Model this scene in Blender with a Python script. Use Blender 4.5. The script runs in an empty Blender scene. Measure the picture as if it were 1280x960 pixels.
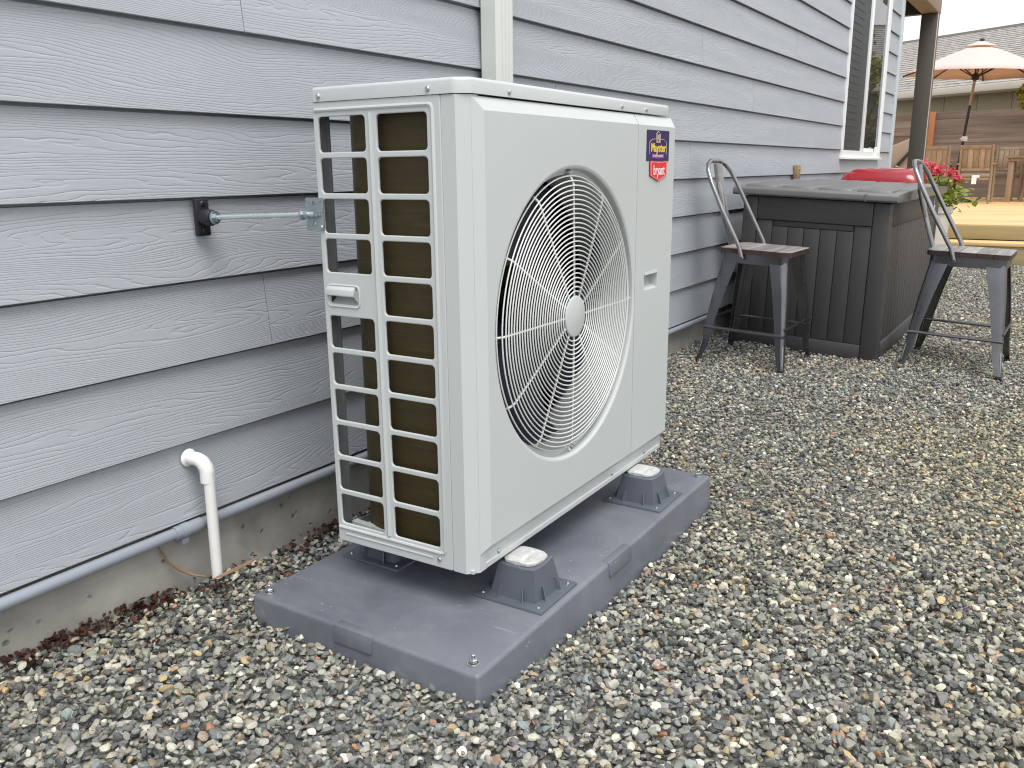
import bpy, bmesh, math, random
import numpy as np
from mathutils import Vector, Matrix, Euler, noise as mnoise

R = math.radians
random.seed(7)
rng = np.random.default_rng(7)
SC = bpy.context.scene
COL = SC.collection

# ------------------------------------------------------------------ camera
cam_d = bpy.data.cameras.new('camera')
cam_d.sensor_width = 36.0
cam_d.lens = 36.0 * 1081.96 / 1280.0
cam_d.clip_start = 0.02
cam_d.clip_end = 400
cam = bpy.data.objects.new('camera', cam_d)
COL.objects.link(cam)
CY, CP, CR = 0.571324, -0.242954, -0.010359
CAM = Vector((1.62899, 0.0, 0.92094))
fw = Vector((-math.sin(CY) * math.cos(CP), math.cos(CY) * math.cos(CP), math.sin(CP)))
rt = Vector((math.cos(CY), math.sin(CY), 0))
up = rt.cross(fw)
rt2 = rt * math.cos(CR) + up * math.sin(CR)
up2 = up * math.cos(CR) - rt * math.sin(CR)
M = Matrix((rt2, up2, -fw)).transposed().to_4x4()
M.translation = CAM
cam.matrix_world = M
SC.camera = cam
# ------------------------------------------------------------------ world, sun, exposure
SUN_EL, SUN_AZ = 64.0, 132.0          # azimuth measured from +y (away from the lens) clockwise towards +x
w = bpy.data.worlds.new('World')
SC.world = w
w.use_nodes = True
nt = w.node_tree
bg = nt.nodes['Background']
sky = nt.nodes.new('ShaderNodeTexSky')
sky.sky_type = 'NISHITA'
sky.sun_disc = False
sky.sun_elevation = R(SUN_EL)
sky.sun_rotation = R(SUN_AZ)
sky.air_density = 1.0
sky.dust_density = 4.0
sky.ozone_density = 1.0
hs = nt.nodes.new('ShaderNodeHueSaturation')      # high thin overcast: the blue is nearly washed out
hs.inputs['Saturation'].default_value = 0.32
nt.links.new(sky.outputs[0], hs.inputs['Color'])
cl_tc = nt.nodes.new('ShaderNodeTexCoord'); cl_n = nt.nodes.new('ShaderNodeTexNoise'); cl_n.inputs['Scale'].default_value = 2.5; cl_n.inputs['Detail'].default_value = 5
nt.links.new(cl_tc.outputs['Generated'], cl_n.inputs['Vector'])
cl_f = nt.nodes.new('ShaderNodeMath'); cl_f.operation = 'MULTIPLY_ADD'; cl_f.inputs[1].default_value = 0.5; cl_f.inputs[2].default_value = 0.42
nt.links.new(cl_n.outputs['Fac'], cl_f.inputs[0])
cl_m = nt.nodes.new('ShaderNodeMix'); cl_m.data_type = 'RGBA'      # even white cloud veil over the blue
nt.links.new(cl_f.outputs[0], cl_m.inputs[0]); nt.links.new(hs.outputs[0], cl_m.inputs[6]); cl_m.inputs[7].default_value = (6.3, 6.35, 6.45, 1)
nt.links.new(cl_m.outputs[2], bg.inputs['Color'])
bg.inputs['Strength'].default_value = 0.13
sun_d = bpy.data.lights.new('sun', 'SUN')
sun_d.energy = 1.5
sun_d.angle = R(35)
sun_d.color = (1.0, 0.975, 0.94)
sun = bpy.data.objects.new('sun', sun_d)
COL.objects.link(sun)
sd = Vector((math.sin(R(SUN_AZ)) * math.cos(R(SUN_EL)), math.cos(R(SUN_AZ)) * math.cos(R(SUN_EL)), math.sin(R(SUN_EL))))
sun.rotation_euler = (-sd).to_track_quat('-Z', 'Y').to_euler()
SC.view_settings.view_transform = 'Standard'
SC.view_settings.look = 'None'
SC.view_settings.exposure = 0.74
SC.view_settings.gamma = 1.0
try:
    SC.cycles.max_bounces = 8
    SC.cycles.use_denoising = True
    SC.cycles.filter_width = 1.15
except Exception:
    pass

# ================================================================== materials
def nd(t, typ, **kw):
    n = t.nodes.new(typ)
    for k, v in kw.items():
        if k in n.inputs:
            n.inputs[k].default_value = v
        else:
            setattr(n, k, v)
    return n

def mth(t, op, a, b=None, c=None):
    n = t.nodes.new('ShaderNodeMath'); n.operation = op
    for i, v in enumerate((a, b, c)):
        if v is None: continue
        if isinstance(v, (int, float)): n.inputs[i].default_value = v
        else: t.links.new(v, n.inputs[i])
    return n.outputs[0]

def ramp(t, fac, stops):
    n = t.nodes.new('ShaderNodeValToRGB')
    el = n.color_ramp.elements
    while len(el) < len(stops): el.new(0.5)
    for e, (p, c) in zip(el, stops):
        e.position = p
        e.color = (c, c, c, 1) if isinstance(c, (int, float)) else (*c, 1)
    t.links.new(fac, n.inputs[0])
    return n.outputs[0]

def mix(t, fac, a, b, mode='MIX'):
    n = t.nodes.new('ShaderNodeMix'); n.data_type = 'RGBA'; n.blend_type = mode
    for sock, v in ((n.inputs[0], fac), (n.inputs[6], a), (n.inputs[7], b)):
        if isinstance(v, (int, float)): sock.default_value = v
        elif isinstance(v, tuple): sock.default_value = (*v, 1) if len(v) == 3 else v
        else: t.links.new(v, sock)
    return n.outputs[2]

def coords(t, kind='Object', scale=(1, 1, 1), rand=0.0):
    tc = t.nodes.new('ShaderNodeTexCoord')
    out = tc.outputs[kind]
    if rand:
        oi = t.nodes.new('ShaderNodeObjectInfo')
        vm = t.nodes.new('ShaderNodeVectorMath'); vm.operation = 'ADD'
        m = t.nodes.new('ShaderNodeVectorMath'); m.operation = 'MULTIPLY'
        cb = t.nodes.new('ShaderNodeCombineXYZ')
        for i in range(3): t.links.new(oi.outputs['Random'], cb.inputs[i])
        t.links.new(cb.outputs[0], m.inputs[0]); m.inputs[1].default_value = (rand, rand * 1.7, rand * 0.6)
        t.links.new(out, vm.inputs[0]); t.links.new(m.outputs[0], vm.inputs[1])
        out = vm.outputs[0]
    mp = t.nodes.new('ShaderNodeMapping'); mp.inputs['Scale'].default_value = scale
    t.links.new(out, mp.inputs['Vector'])
    return mp.outputs[0]

def noise(t, vec, scale, detail=3, rough=0.55, dist=0.0):
    n = t.nodes.new('ShaderNodeTexNoise')
    n.inputs['Scale'].default_value = scale; n.inputs['Detail'].default_value = detail
    n.inputs['Roughness'].default_value = rough; n.inputs['Distortion'].default_value = dist
    t.links.new(vec, n.inputs['Vector'])
    return n.outputs['Fac']

def bump(t, bs, h, strength=0.3, dist=0.01):
    b = t.nodes.new('ShaderNodeBump')
    b.inputs['Strength'].default_value = strength; b.inputs['Distance'].default_value = dist
    t.links.new(h, b.inputs['Height']); t.links.new(b.outputs[0], bs.inputs['Normal'])
    return b

def pm(name, col, rough=0.5, metal=0.0, var=0.12, vs=6.0, bmp=0.0, bs_=120.0, stretch=(1, 1, 1), rvar=0.12, spec=0.5, coat=0.0, rand=3.0, space='Object'):
    m = bpy.data.materials.new(name); m.use_nodes = True
    t = m.node_tree; b = t.nodes['Principled BSDF']
    v = coords(t, space, stretch, rand)
    n = noise(t, v, vs, 4, 0.6)
    c = mix(t, n, tuple(max(0, x * (1 - var)) for x in col), tuple(min(1, x * (1 + var)) for x in col))
    t.links.new(c, b.inputs['Base Color'])
    n2 = noise(t, v, vs * 2.7, 3)
    rr = mth(t, 'MULTIPLY_ADD', n2, rvar * 2, rough - rvar)
    t.links.new(rr, b.inputs['Roughness'])
    b.inputs['Metallic'].default_value = metal
    b.inputs['Specular IOR Level'].default_value = spec
    if coat: b.inputs['Coat Weight'].default_value = coat; b.inputs['Coat Roughness'].default_value = 0.15
    if bmp:
        bump(t, b, noise(t, v, bs_, 3), bmp, 0.004)
    return m

def wood(name, a, bcol, axis=0, rough=0.7, fine=60.0, bmp=0.25):
    m = bpy.data.materials.new(name); m.use_nodes = True
    t = m.node_tree; b = t.nodes['Principled BSDF']
    s = [1, 1, 1]; s[axis] = 0.06
    v = coords(t, 'Object', tuple(s), 9.0)
    n = noise(t, v, fine * 0.4, 4, 0.6, 0.6); n2 = noise(t, v, fine * 2.0, 3)
    f = mth(t, 'ADD', mth(t, 'MULTIPLY', n, 0.7), mth(t, 'MULTIPLY', n2, 0.3))
    f = ramp(t, f, [(0.3, 0.0), (0.7, 1.0)])
    oi = t.nodes.new('ShaderNodeObjectInfo')
    c = mix(t, f, a, bcol)
    g = mth(t, 'MULTIPLY_ADD', oi.outputs['Random'], 0.35, 0.82)
    gc = t.nodes.new('ShaderNodeCombineColor')
    for i in range(3): t.links.new(g, gc.inputs[i])
    c = mix(t, 1.0, c, gc.outputs[0], 'MULTIPLY')
    t.links.new(c, b.inputs['Base Color'])
    b.inputs['Roughness'].default_value = rough
    if bmp: bump(t, b, f, bmp, 0.003)
    return m

def siding_mat():
    m = bpy.data.materials.new('embossed_lap_paint'); m.use_nodes = True
    t = m.node_tree; b = t.nodes['Principled BSDF']
    v = coords(t, 'Object', (1, 1, 1), 37.0)
    sp = t.nodes.new('ShaderNodeSeparateXYZ')
    tc = t.nodes.new('ShaderNodeTexCoord'); t.links.new(tc.outputs['Object'], sp.inputs[0])
    big = t.nodes.new('ShaderNodeMapping'); big.inputs['Scale'].default_value = (0.0, 0.8, 9.0); t.links.new(v, big.inputs['Vector'])
    n1 = noise(t, big.outputs[0], 1.0, 1.2, 0.4, 0.35)
    med = t.nodes.new('ShaderNodeMapping'); med.inputs['Scale'].default_value = (0.0, 6.0, 40.0); t.links.new(v, med.inputs['Vector'])
    n2 = noise(t, med.outputs[0], 1.0, 2, 0.5)
    f = mth(t, 'ADD', mth(t, 'MULTIPLY', sp.outputs['Z'], 165.0), mth(t, 'MULTIPLY', n1, 30.0))
    f = mth(t, 'ADD', f, mth(t, 'MULTIPLY', n2, 2.6))
    fr = mth(t, 'FRACT', f)
    prof = ramp(t, fr, [(0.0, 0.15), (0.07, 0.0), (0.17, 0.8), (0.45, 1.0), (0.92, 0.88), (1.0, 0.15)])
    fine = t.nodes.new('ShaderNodeMapping'); fine.inputs['Scale'].default_value = (0, 30, 420); t.links.new(v, fine.inputs['Vector'])
    n3 = noise(t, fine.outputs[0], 1.0, 2)
    amp = t.nodes.new('ShaderNodeMapping'); amp.inputs['Scale'].default_value = (0, 5, 26); t.links.new(v, amp.inputs['Vector'])
    n4 = ramp(t, noise(t, amp.outputs[0], 1.0, 2), [(0.3, 0.5), (0.6, 1.0)])
    h = mth(t, 'ADD', mth(t, 'MULTIPLY', mth(t, 'SUBTRACT', prof, 0.8), n4), mth(t, 'MULTIPLY', n3, 0.28))
    bump(t, b, h, 0.52, 0.0019)
    n5 = noise(t, v, 2.2, 4, 0.6)
    c = mix(t, n5, (0.372, 0.401, 0.436), (0.414, 0.441, 0.472))
    n6 = ramp(t, noise(t, v, 60.0, 4, 0.65), [(0.70, 0.0), (0.78, 1.0)])
    c = mix(t, mth(t, 'MULTIPLY', n6, 0.18), c, (0.45, 0.46, 0.47))
    t.links.new(c, b.inputs['Base Color'])
    b.inputs['Roughness'].default_value = 0.52
    b.inputs['Specular IOR Level'].default_value = 0.4
    return m

def concrete_mat():
    m = bpy.data.materials.new('cast_concrete'); m.use_nodes = True
    t = m.node_tree; b = t.nodes['Principled BSDF']
    v = coords(t, 'Object')
    n = noise(t, v, 5.0, 6, 0.65)
    c = ramp(t, n, [(0.30, (0.28, 0.272, 0.245)), (0.52, (0.37, 0.36, 0.327)), (0.75, (0.46, 0.447, 0.405))])
    st = ramp(t, noise(t, v, 1.9, 5, 0.6, 0.5), [(0.48, 0.0), (0.6, 1.0)])
    c = mix(t, mth(t, 'MULTIPLY', st, 0.6), c, (0.19, 0.18, 0.16))
    vo = t.nodes.new('ShaderNodeTexVoronoi'); vo.inputs['Scale'].default_value = 24.0
    t.links.new(v, vo.inputs['Vector'])
    sel = ramp(t, noise(t, v, 14.0, 2), [(0.50, 0.0), (0.53, 1.0)])
    pit = mth(t, 'MULTIPLY', ramp(t, vo.outputs['Distance'], [(0.08, 1.0), (0.2, 0.0)]), sel)
    c = mix(t, mth(t, 'MULTIPLY', pit, 0.6), c, (0.10, 0.095, 0.085))
    t.links.new(c, b.inputs['Base Color'])
    b.inputs['Roughness'].default_value = 0.9
    h = mth(t, 'SUBTRACT', mth(t, 'MULTIPLY', noise(t, v, 90.0, 4), 0.25), pit)
    bump(t, b, h, 0.6, 0.006)
    return m

def gravel_mat():
    m = bpy.data.materials.new('river_gravel'); m.use_nodes = True
    t = m.node_tree; b = t.nodes['Principled BSDF']
    at = t.nodes.new('ShaderNodeAttribute'); at.attribute_name = 'stone_color'
    v = coords(t, 'Object')
    n = noise(t, v, 260.0, 4, 0.65)
    k = mth(t, 'MULTIPLY_ADD', n, 0.9, 0.55)
    g = t.nodes.new('ShaderNodeCombineColor')
    for i in range(3): t.links.new(k, g.inputs[i])
    c = mix(t, 1.0, at.outputs['Color'], g.outputs[0], 'MULTIPLY')
    sp = ramp(t, noise(t, v, 900.0, 2), [(0.62, 0.0), (0.7, 1.0)])
    c = mix(t, mth(t, 'MULTIPLY', sp, 0.35), c, (0.42, 0.41, 0.38))
    vein = ramp(t, noise(t, v, 70.0, 3, 0.6, 2.0), [(0.485, 0.0), (0.5, 1.0), (0.515, 0.0)])
    c = mix(t, mth(t, 'MULTIPLY', vein, 0.25), c, (0.5, 0.49, 0.45))
    t.links.new(c, b.inputs['Base Color'])
    b.inputs['Roughness'].default_value = 0.5
    b.inputs['Specular IOR Level'].default_value = 0.5
    bump(t, b, noise(t, v, 420.0, 4, 0.65), 0.35, 0.003)
    return m

def ground_mat():
    m = bpy.data.materials.new('packed_gravel_bed'); m.use_nodes = True
    t = m.node_tree; b = t.nodes['Principled BSDF']
    v = coords(t, 'Object')
    vo = t.nodes.new('ShaderNodeTexVoronoi'); vo.inputs['Scale'].default_value = 62.0
    t.links.new(v, vo.inputs['Vector'])
    bw = t.nodes.new('ShaderNodeRGBToBW'); t.links.new(vo.outputs['Color'], bw.inputs[0])
    c = ramp(t, bw.outputs[0], [(0.1, (0.07, 0.072, 0.07)), (0.45, (0.17, 0.17, 0.155)), (0.7, (0.30, 0.285, 0.24)), (0.95, (0.48, 0.45, 0.38))])
    t.links.new(c, b.inputs['Base Color']); b.inputs['Roughness'].default_value = 0.85
    h = ramp(t, vo.outputs['Distance'], [(0.0, 1.0), (0.7, 0.0)])
    bump(t, b, h, 0.9, 0.01)
    return m

def coil_mat():
    m = bpy.data.materials.new('gold_coated_fins'); m.use_nodes = True
    t = m.node_tree; b = t.nodes['Principled BSDF']
    v = coords(t, 'Object')
    sp = t.nodes.new('ShaderNodeSeparateXYZ'); t.links.new(v, sp.inputs[0])
    band = mth(t, 'SINE', mth(t, 'MULTIPLY', sp.outputs['Z'], 300.0))
    n = noise(t, v, 40.0, 3)
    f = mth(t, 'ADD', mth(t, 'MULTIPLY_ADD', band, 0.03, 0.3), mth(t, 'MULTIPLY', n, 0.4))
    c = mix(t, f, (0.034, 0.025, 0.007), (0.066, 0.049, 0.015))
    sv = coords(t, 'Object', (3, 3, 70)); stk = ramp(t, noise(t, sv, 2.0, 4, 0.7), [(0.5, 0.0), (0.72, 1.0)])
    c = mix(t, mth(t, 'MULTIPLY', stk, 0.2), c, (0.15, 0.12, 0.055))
    t.links.new(c, b.inputs['Base Color'])
    b.inputs['Roughness'].default_value = 0.5; b.inputs['Metallic'].default_value = 0.3
    fin = mth(t, 'SINE', mth(t, 'MULTIPLY', mth(t, 'ADD', sp.outputs['X'], sp.outputs['Y']), 2600.0))
    bump(t, b, mth(t, 'ADD', mth(t, 'MULTIPLY', band, 0.3), fin), 0.25, 0.001)
    return m

def pad_mat():
    m = bpy.data.materials.new('moulded_grey_plastic'); m.use_nodes = True
    t = m.node_tree; b = t.nodes['Principled BSDF']
    v = coords(t, 'Object')
    n = noise(t, v, 5.0, 5, 0.6)
    c = ramp(t, n, [(0.3, (0.108, 0.119, 0.144)), (0.7, (0.148, 0.161, 0.191))])
    # dust film, pale scuffs and specks
    du = ramp(t, noise(t, v, 3.4, 7, 0.7, 0.6), [(0.40, 0.0), (0.66, 1.0)])
    c = mix(t, mth(t, 'MULTIPLY', du, 0.35), c, (0.27, 0.28, 0.30))
    vo = t.nodes.new('ShaderNodeTexVoronoi'); vo.inputs['Scale'].default_value = 40.0; t.links.new(v, vo.inputs['Vector'])
    spk = mth(t, 'MULTIPLY', ramp(t, vo.outputs['Distance'], [(0.04, 1.0), (0.10, 0.0)]), ramp(t, noise(t, v, 7.0, 3), [(0.5, 0.0), (0.58, 1.0)]))
    c = mix(t, mth(t, 'MULTIPLY', spk, 0.6), c, (0.62, 0.63, 0.64))
    sv = coords(t, 'Object', (5, 40, 12)); sc1 = ramp(t, noise(t, sv, 1.2, 4, 0.6, 1.2), [(0.67, 0.0), (0.72, 1.0)])
    c = mix(t, mth(t, 'MULTIPLY', sc1, 0.22), c, (0.42, 0.43, 0.45))
    t.links.new(c, b.inputs['Base Color'])
    rr = mth(t, 'MULTIPLY_ADD', n, 0.25, 0.24); t.links.new(rr, b.inputs['Roughness'])
    bump(t, b, noise(t, v, 700.0, 2), 0.12, 0.002)
    return m

def glass_mat():
    m = bpy.data.materials.new('window_glass'); m.use_nodes = True
    t = m.node_tree; b = t.nodes['Principled BSDF']
    b.inputs['Base Color'].default_value = (0.03, 0.035, 0.04, 1)
    b.inputs['Roughness'].default_value = 0.02
    b.inputs['IOR'].default_value = 1.5
    b.inputs['Specular IOR Level'].default_value = 0.8
    v = coords(t, 'Object'); bump(t, b, noise(t, v, 3.0, 1), 0.02, 0.01)
    return m

def shingle_mat():
    m = bpy.data.materials.new('asphalt_shingles'); m.use_nodes = True
    t = m.node_tree; b = t.nodes['Principled BSDF']
    v = coords(t, 'Object', (1, 1, 1), 20.0)
    v2 = coords(t, 'Object', (3.2, 6.0, 1.0), 20.0)
    n = noise(t, v2, 2.2, 4, 0.75)
    c = ramp(t, n, [(0.36, (0.16, 0.175, 0.165)), (0.64, (0.46, 0.41, 0.385))])
    t.links.new(c, b.inputs['Base Color']); b.inputs['Roughness'].default_value = 0.95
    bump(t, b, noise(t, v, 120.0, 3), 0.4, 0.01)
    return m

def cloth_mat(name, col, trans):
    m = bpy.data.materials.new(name); m.use_nodes = True
    t = m.node_tree; b = t.nodes['Principled BSDF']; out = t.nodes['Material Output']
    v = coords(t, 'Object'); n = noise(t, v, 8.0, 4)
    c = mix(t, n, tuple(x * 0.92 for x in col), col)
    t.links.new(c, b.inputs['Base Color']); b.inputs['Roughness'].default_value = 0.9
    bump(t, b, noise(t, v, 500.0, 2), 0.2, 0.002)
    tr = t.nodes.new('ShaderNodeBsdfTranslucent'); tr.inputs['Color'].default_value = (*trans, 1)
    mx = t.nodes.new('ShaderNodeMixShader'); mx.inputs[0].default_value = 0.34
    t.links.new(b.outputs[0], mx.inputs[1]); t.links.new(tr.outputs[0], mx.inputs[2]); t.links.new(mx.outputs[0], out.inputs['Surface'])
    return m

def leaf_mat(name, a, bb):
    m = bpy.data.materials.new(name); m.use_nodes = True
    t = m.node_tree; b = t.nodes['Principled BSDF']; out = t.nodes['Material Output']
    at = t.nodes.new('ShaderNodeAttribute'); at.attribute_name = 'leaf_tone'
    c = mix(t, at.outputs['Fac'], a, bb)
    t.links.new(c, b.inputs['Base Color']); b.inputs['Roughness'].default_value = 0.5
    tr = t.nodes.new('ShaderNodeBsdfTranslucent'); t.links.new(c, tr.inputs['Color'])
    mx = t.nodes.new('ShaderNodeMixShader'); mx.inputs[0].default_value = 0.3
    t.links.new(b.outputs[0], mx.inputs[1]); t.links.new(tr.outputs[0], mx.inputs[2]); t.links.new(mx.outputs[0], out.inputs['Surface'])
    return m

MT = dict(
    siding=siding_mat(), concrete=concrete_mat(), gravel=gravel_mat(), ground=ground_mat(), coil=coil_mat(), pad=pad_mat(),
    glass=glass_mat(), shingle=shingle_mat(),
    unit=pm('putty_white_enamel', (0.512, 0.545, 0.543), 0.33, 0, 0.035, 3.0, 0.05, 14, rvar=0.10, coat=0.2),
    unit_in=pm('inner_sheet_steel', (0.16, 0.165, 0.17), 0.45, 0.3, 0.1, 8),
    galv=pm('shaded_frame_paint', (0.15, 0.155, 0.16), 0.5, 0.2, 0.1, 8),  # casing paint darkened, with the shade inside the cabinet in its colour
    wire=pm('white_coated_wire', (0.66, 0.68, 0.66), 0.35, 0, 0.02, 5),
    orifice=pm('fan_shroud_plastic', (0.42, 0.44, 0.44), 0.45, 0, 0.06, 5),
    blade=pm('black_fan_plastic', (0.010, 0.011, 0.026), 0.4, 0, 0.2, 6, spec=0.25),
    dark=pm('unlit_interior', (0.012, 0.012, 0.013), 0.8, 0, 0.2, 6),  # near black: shade of closed spaces is put into the colour
    zinc=pm('zinc_plate', (0.40, 0.46, 0.49), 0.30, 0.75, 0.10, 30, 0.05, 200),
    rod=pm('bright_rod_steel', (0.62, 0.68, 0.72), 0.28, 0.7, 0.05, 30),
    steel=pm('bright_screw_steel', (0.55, 0.56, 0.57), 0.28, 0.9, 0.15, 60),
    rubber=pm('black_rubber', (0.016, 0.015, 0.022), 0.5, 0, 0.2, 30, 0.1, 200),
    foot=pm('dark_grey_riser_plastic', (0.092, 0.104, 0.130), 0.34, 0, 0.1, 25, 0.06, 300),
    cap=pm('chalky_cast_aluminium', (0.55, 0.555, 0.55), 0.5, 0.25, 0.28, 45, 0.8, 90),
    pvc=pm('white_pvc', (0.80, 0.79, 0.775), 0.35, 0, 0.06, 20),
    conduit=pm('grey_painted_conduit', (0.275, 0.300, 0.345), 0.25, 0, 0.06, 3, rvar=0.03),
    spout=pm('painted_downspout', (0.60, 0.625, 0.59), 0.45, 0, 0.04, 3),
    trimw=pm('pale_trim_paint', (0.52, 0.57, 0.60), 0.5, 0, 0.05, 4, 0.1, 60),
    vinyl=pm('white_window_vinyl', (0.80, 0.81, 0.82), 0.4, 0, 0.03, 5),
    screen=pm('insect_screen', (0.035, 0.04, 0.045), 0.55, 0, 0.3, 40),
    boxp=pm('charcoal_resin', (0.047, 0.045, 0.047), 0.5, 0, 0.12, 12, 0.12, 260),
    lidp=pm('charcoal_lid_resin', (0.135, 0.133, 0.134), 0.38, 0, 0.15, 10, 0.18, 160),
    gun=pm('rubbed_gunmetal', (0.155, 0.158, 0.168), 0.26, 0.92, 0.4, 5, 0.0, 120, rvar=0.08),
    gun_l=pm('worn_highlit_steel', (0.30, 0.295, 0.29), 0.28, 0.9, 0.35, 16, 0.05, 120, rvar=0.12),
    red=pm('red_enamel', (0.30, 0.008, 0.016), 0.22, 0, 0.08, 3, coat=0.5),
    black=pm('black_paint', (0.014, 0.014, 0.015), 0.4, 0, 0.2, 12),
    post=pm('dark_brown_grey_paint', (0.092, 0.083, 0.070), 0.7, 0, 0.12, 8, 0.1, 80),
    beamp=pm('tan_beam_paint', (0.26, 0.20, 0.15), 0.75, 0, 0.12, 8, 0.1, 80),
    seatw=wood('worn_seat_boards', (0.050, 0.042, 0.040), (0.46, 0.44, 0.42), 1, 0.42, 38, 0.4),
    seatedge=wood('dark_seat_edge', (0.022, 0.013, 0.011), (0.06, 0.034, 0.028), 0, 0.5, 50, 0.1),
    deckw=wood('fresh_cedar_deck', (0.58, 0.37, 0.16), (0.74, 0.51, 0.26), 0, 0.65, 20, 0.15),
    fascia=wood('treated_fascia', (0.32, 0.25, 0.12), (0.46, 0.38, 0.21), 0, 0.75, 20, 0.2),
    fence=wood('weathered_fence_boards', (0.075, 0.052, 0.040), (0.27, 0.205, 0.17), 0, 0.85, 14, 0.4),
    redpost=wood('new_fence_post', (0.30, 0.11, 0.045), (0.42, 0.18, 0.08), 2, 0.8, 20, 0.2),
    teak=wood('teak_furniture', (0.22, 0.15, 0.095), (0.40, 0.29, 0.20), 2, 0.7, 25, 0.2),
    greige=pm('greige_wall_panel', (0.33, 0.275, 0.18), 0.8, 0, 0.08, 3, 0.1, 40),
    gutter=pm('cream_gutter', (0.62, 0.55, 0.46), 0.5, 0, 0.05, 3),
    cushion=cloth_mat('oat_cushion', (0.50, 0.41, 0.32), (0.3, 0.2, 0.15)),
    canopy=cloth_mat('blush_canopy', (0.84, 0.72, 0.69), (0.66, 0.36, 0.22)),
    paper=pm('white_tag', (0.8, 0.8, 0.78), 0.7, 0, 0.02, 5),
    leaf=leaf_mat('geranium_leaf', (0.10, 0.16, 0.02), (0.42, 0.46, 0.06)),
    petal=leaf_mat('geranium_petal', (0.62, 0.03, 0.07), (0.85, 0.14, 0.20)),
    foliage=leaf_mat('tree_leaf', (0.12, 0.19, 0.02), (0.60, 0.52, 0.07)),
    bark=pm('grey_bark', (0.11, 0.09, 0.07), 0.9, 0, 0.3, 14, 0.5, 40),
    litter=leaf_mat('dead_leaf', (0.040, 0.014, 0.011), (0.13, 0.055, 0.035)),
    straw=pm('dry_stem', (0.25, 0.155, 0.09), 0.8, 0, 0.4, 30, 0.2, 80),
    pot=pm('cream_pot', (0.66, 0.60, 0.52), 0.6, 0, 0.1, 5),
    purple=pm('purple_print', (0.022, 0.004, 0.075), 0.6, 0, 0.06, 10),
    violet=pm('violet_print', (0.25, 0.08, 0.42), 0.4, 0, 0.06, 10),
    yellow=pm('yellow_print', (0.85, 0.62, 0.05), 0.4, 0, 0.03, 10),
    cream=pm('cream_print', (0.72, 0.60, 0.42), 0.4, 0, 0.03, 10),
    redp=pm('red_print', (0.70, 0.025, 0.035), 0.35, 0, 0.05, 10),
    redd=pm('dark_red_print', (0.38, 0.008, 0.015), 0.35, 0, 0.05, 10),
    pink=pm('pale_red_print', (0.86, 0.30, 0.30), 0.4, 0, 0.03, 10),
    white=pm('white_print', (0.85, 0.85, 0.85), 0.4, 0, 0.02, 10),
    blue=pm('cobalt_glass', (0.015, 0.02, 0.32), 0.1, 0, 0.05, 10, coat=0.6),
    brownw=pm('brown_block', (0.30, 0.20, 0.11), 0.7, 0, 0.1, 30),
)

# ================================================================== mesh helpers
def finish(me, mats, ang=32):
    if not isinstance(mats, (list, tuple)): mats = [mats]
    for m in mats: me.materials.append(MT[m] if isinstance(m, str) else m)
    if len(me.polygons):
        me.polygons.foreach_set('use_smooth', [True] * len(me.polygons))
        me.set_sharp_from_angle(angle=R(ang))
    me.update()

def obj(name, bm, mats, parent=None, loc=(0, 0, 0), rot=(0, 0, 0), off=None, ang=32):
    if isinstance(bm, bpy.types.Mesh): me = bm
    else:
        bmesh.ops.recalc_face_normals(bm, faces=bm.faces)
        me = bpy.data.meshes.new(name); bm.to_mesh(me); bm.free()
    if off is not None: me.transform(Matrix.Translation(-Vector(off)))
    finish(me, mats, ang)
    return link(name, me, parent, loc, rot)

def link(name, me, parent=None, loc=(0, 0, 0), rot=(0, 0, 0)):
    o = bpy.data.objects.new(name, me)
    COL.objects.link(o)
    o.parent = parent; o.location = loc; o.rotation_euler = rot
    return o

def tag(o, label, cat, group=None):
    o['label'] = label; o['category'] = cat
    if group: o['group'] = group
    return o

def thing(name, label, cat, loc=(0, 0, 0), rot=(0, 0, 0), group=None):
    o = bpy.data.objects.new(name, None)
    o.empty_display_size = 0.1
    COL.objects.link(o); o.location = loc; o.rotation_euler = rot
    return tag(o, label, cat, group)

def dup(root, loc, rot, label):
    r = root.copy(); COL.objects.link(r); r.location = loc; r.rotation_euler = rot; r['label'] = label
    for ch in list(root.children):
        c = ch.copy(); COL.objects.link(c); c.parent = r
        for g in list(ch.children):
            d = g.copy(); COL.objects.link(d); d.parent = c
    return r

def B(): return bmesh.new()

def box(bm, x0, x1, y0, y1, z0, z1, bev=0.0, seg=2, mi=0):
    vs = [bm.verts.new((x, y, z)) for x in (x0, x1) for y in (y0, y1) for z in (z0, z1)]
    F = [(0, 1, 3, 2), (4, 6, 7, 5), (0, 4, 5, 1), (2, 3, 7, 6), (0, 2, 6, 4), (1, 5, 7, 3)]
    fs = [bm.faces.new([vs[i] for i in f]) for f in F]
    for f in fs: f.material_index = mi
    if bev:
        es = list({e for f in fs for e in f.edges})
        r = bmesh.ops.bevel(bm, geom=es, offset=bev, segments=seg, profile=0.5, affect='EDGES', clamp_overlap=True)
        for f in r['faces']: f.material_index = mi
    return vs

def hexa(bm, pts, bev=0.0, mi=0):
    """8 points: bottom 4 (ccw) then top 4"""
    vs = [bm.verts.new(p) for p in pts]
    F = [(3, 2, 1, 0), (4, 5, 6, 7)] + [(i, (i + 1) % 4, 4 + (i + 1) % 4, 4 + i) for i in range(4)]
    fs = [bm.faces.new([vs[i] for i in f]) for f in F]
    for f in fs: f.material_index = mi
    if bev:
        es = list({e for f in fs for e in f.edges})
        r = bmesh.ops.bevel(bm, geom=es, offset=bev, segments=2, profile=0.5, affect='EDGES', clamp_overlap=True)
        for f in r['faces']: f.material_index = mi

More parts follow.
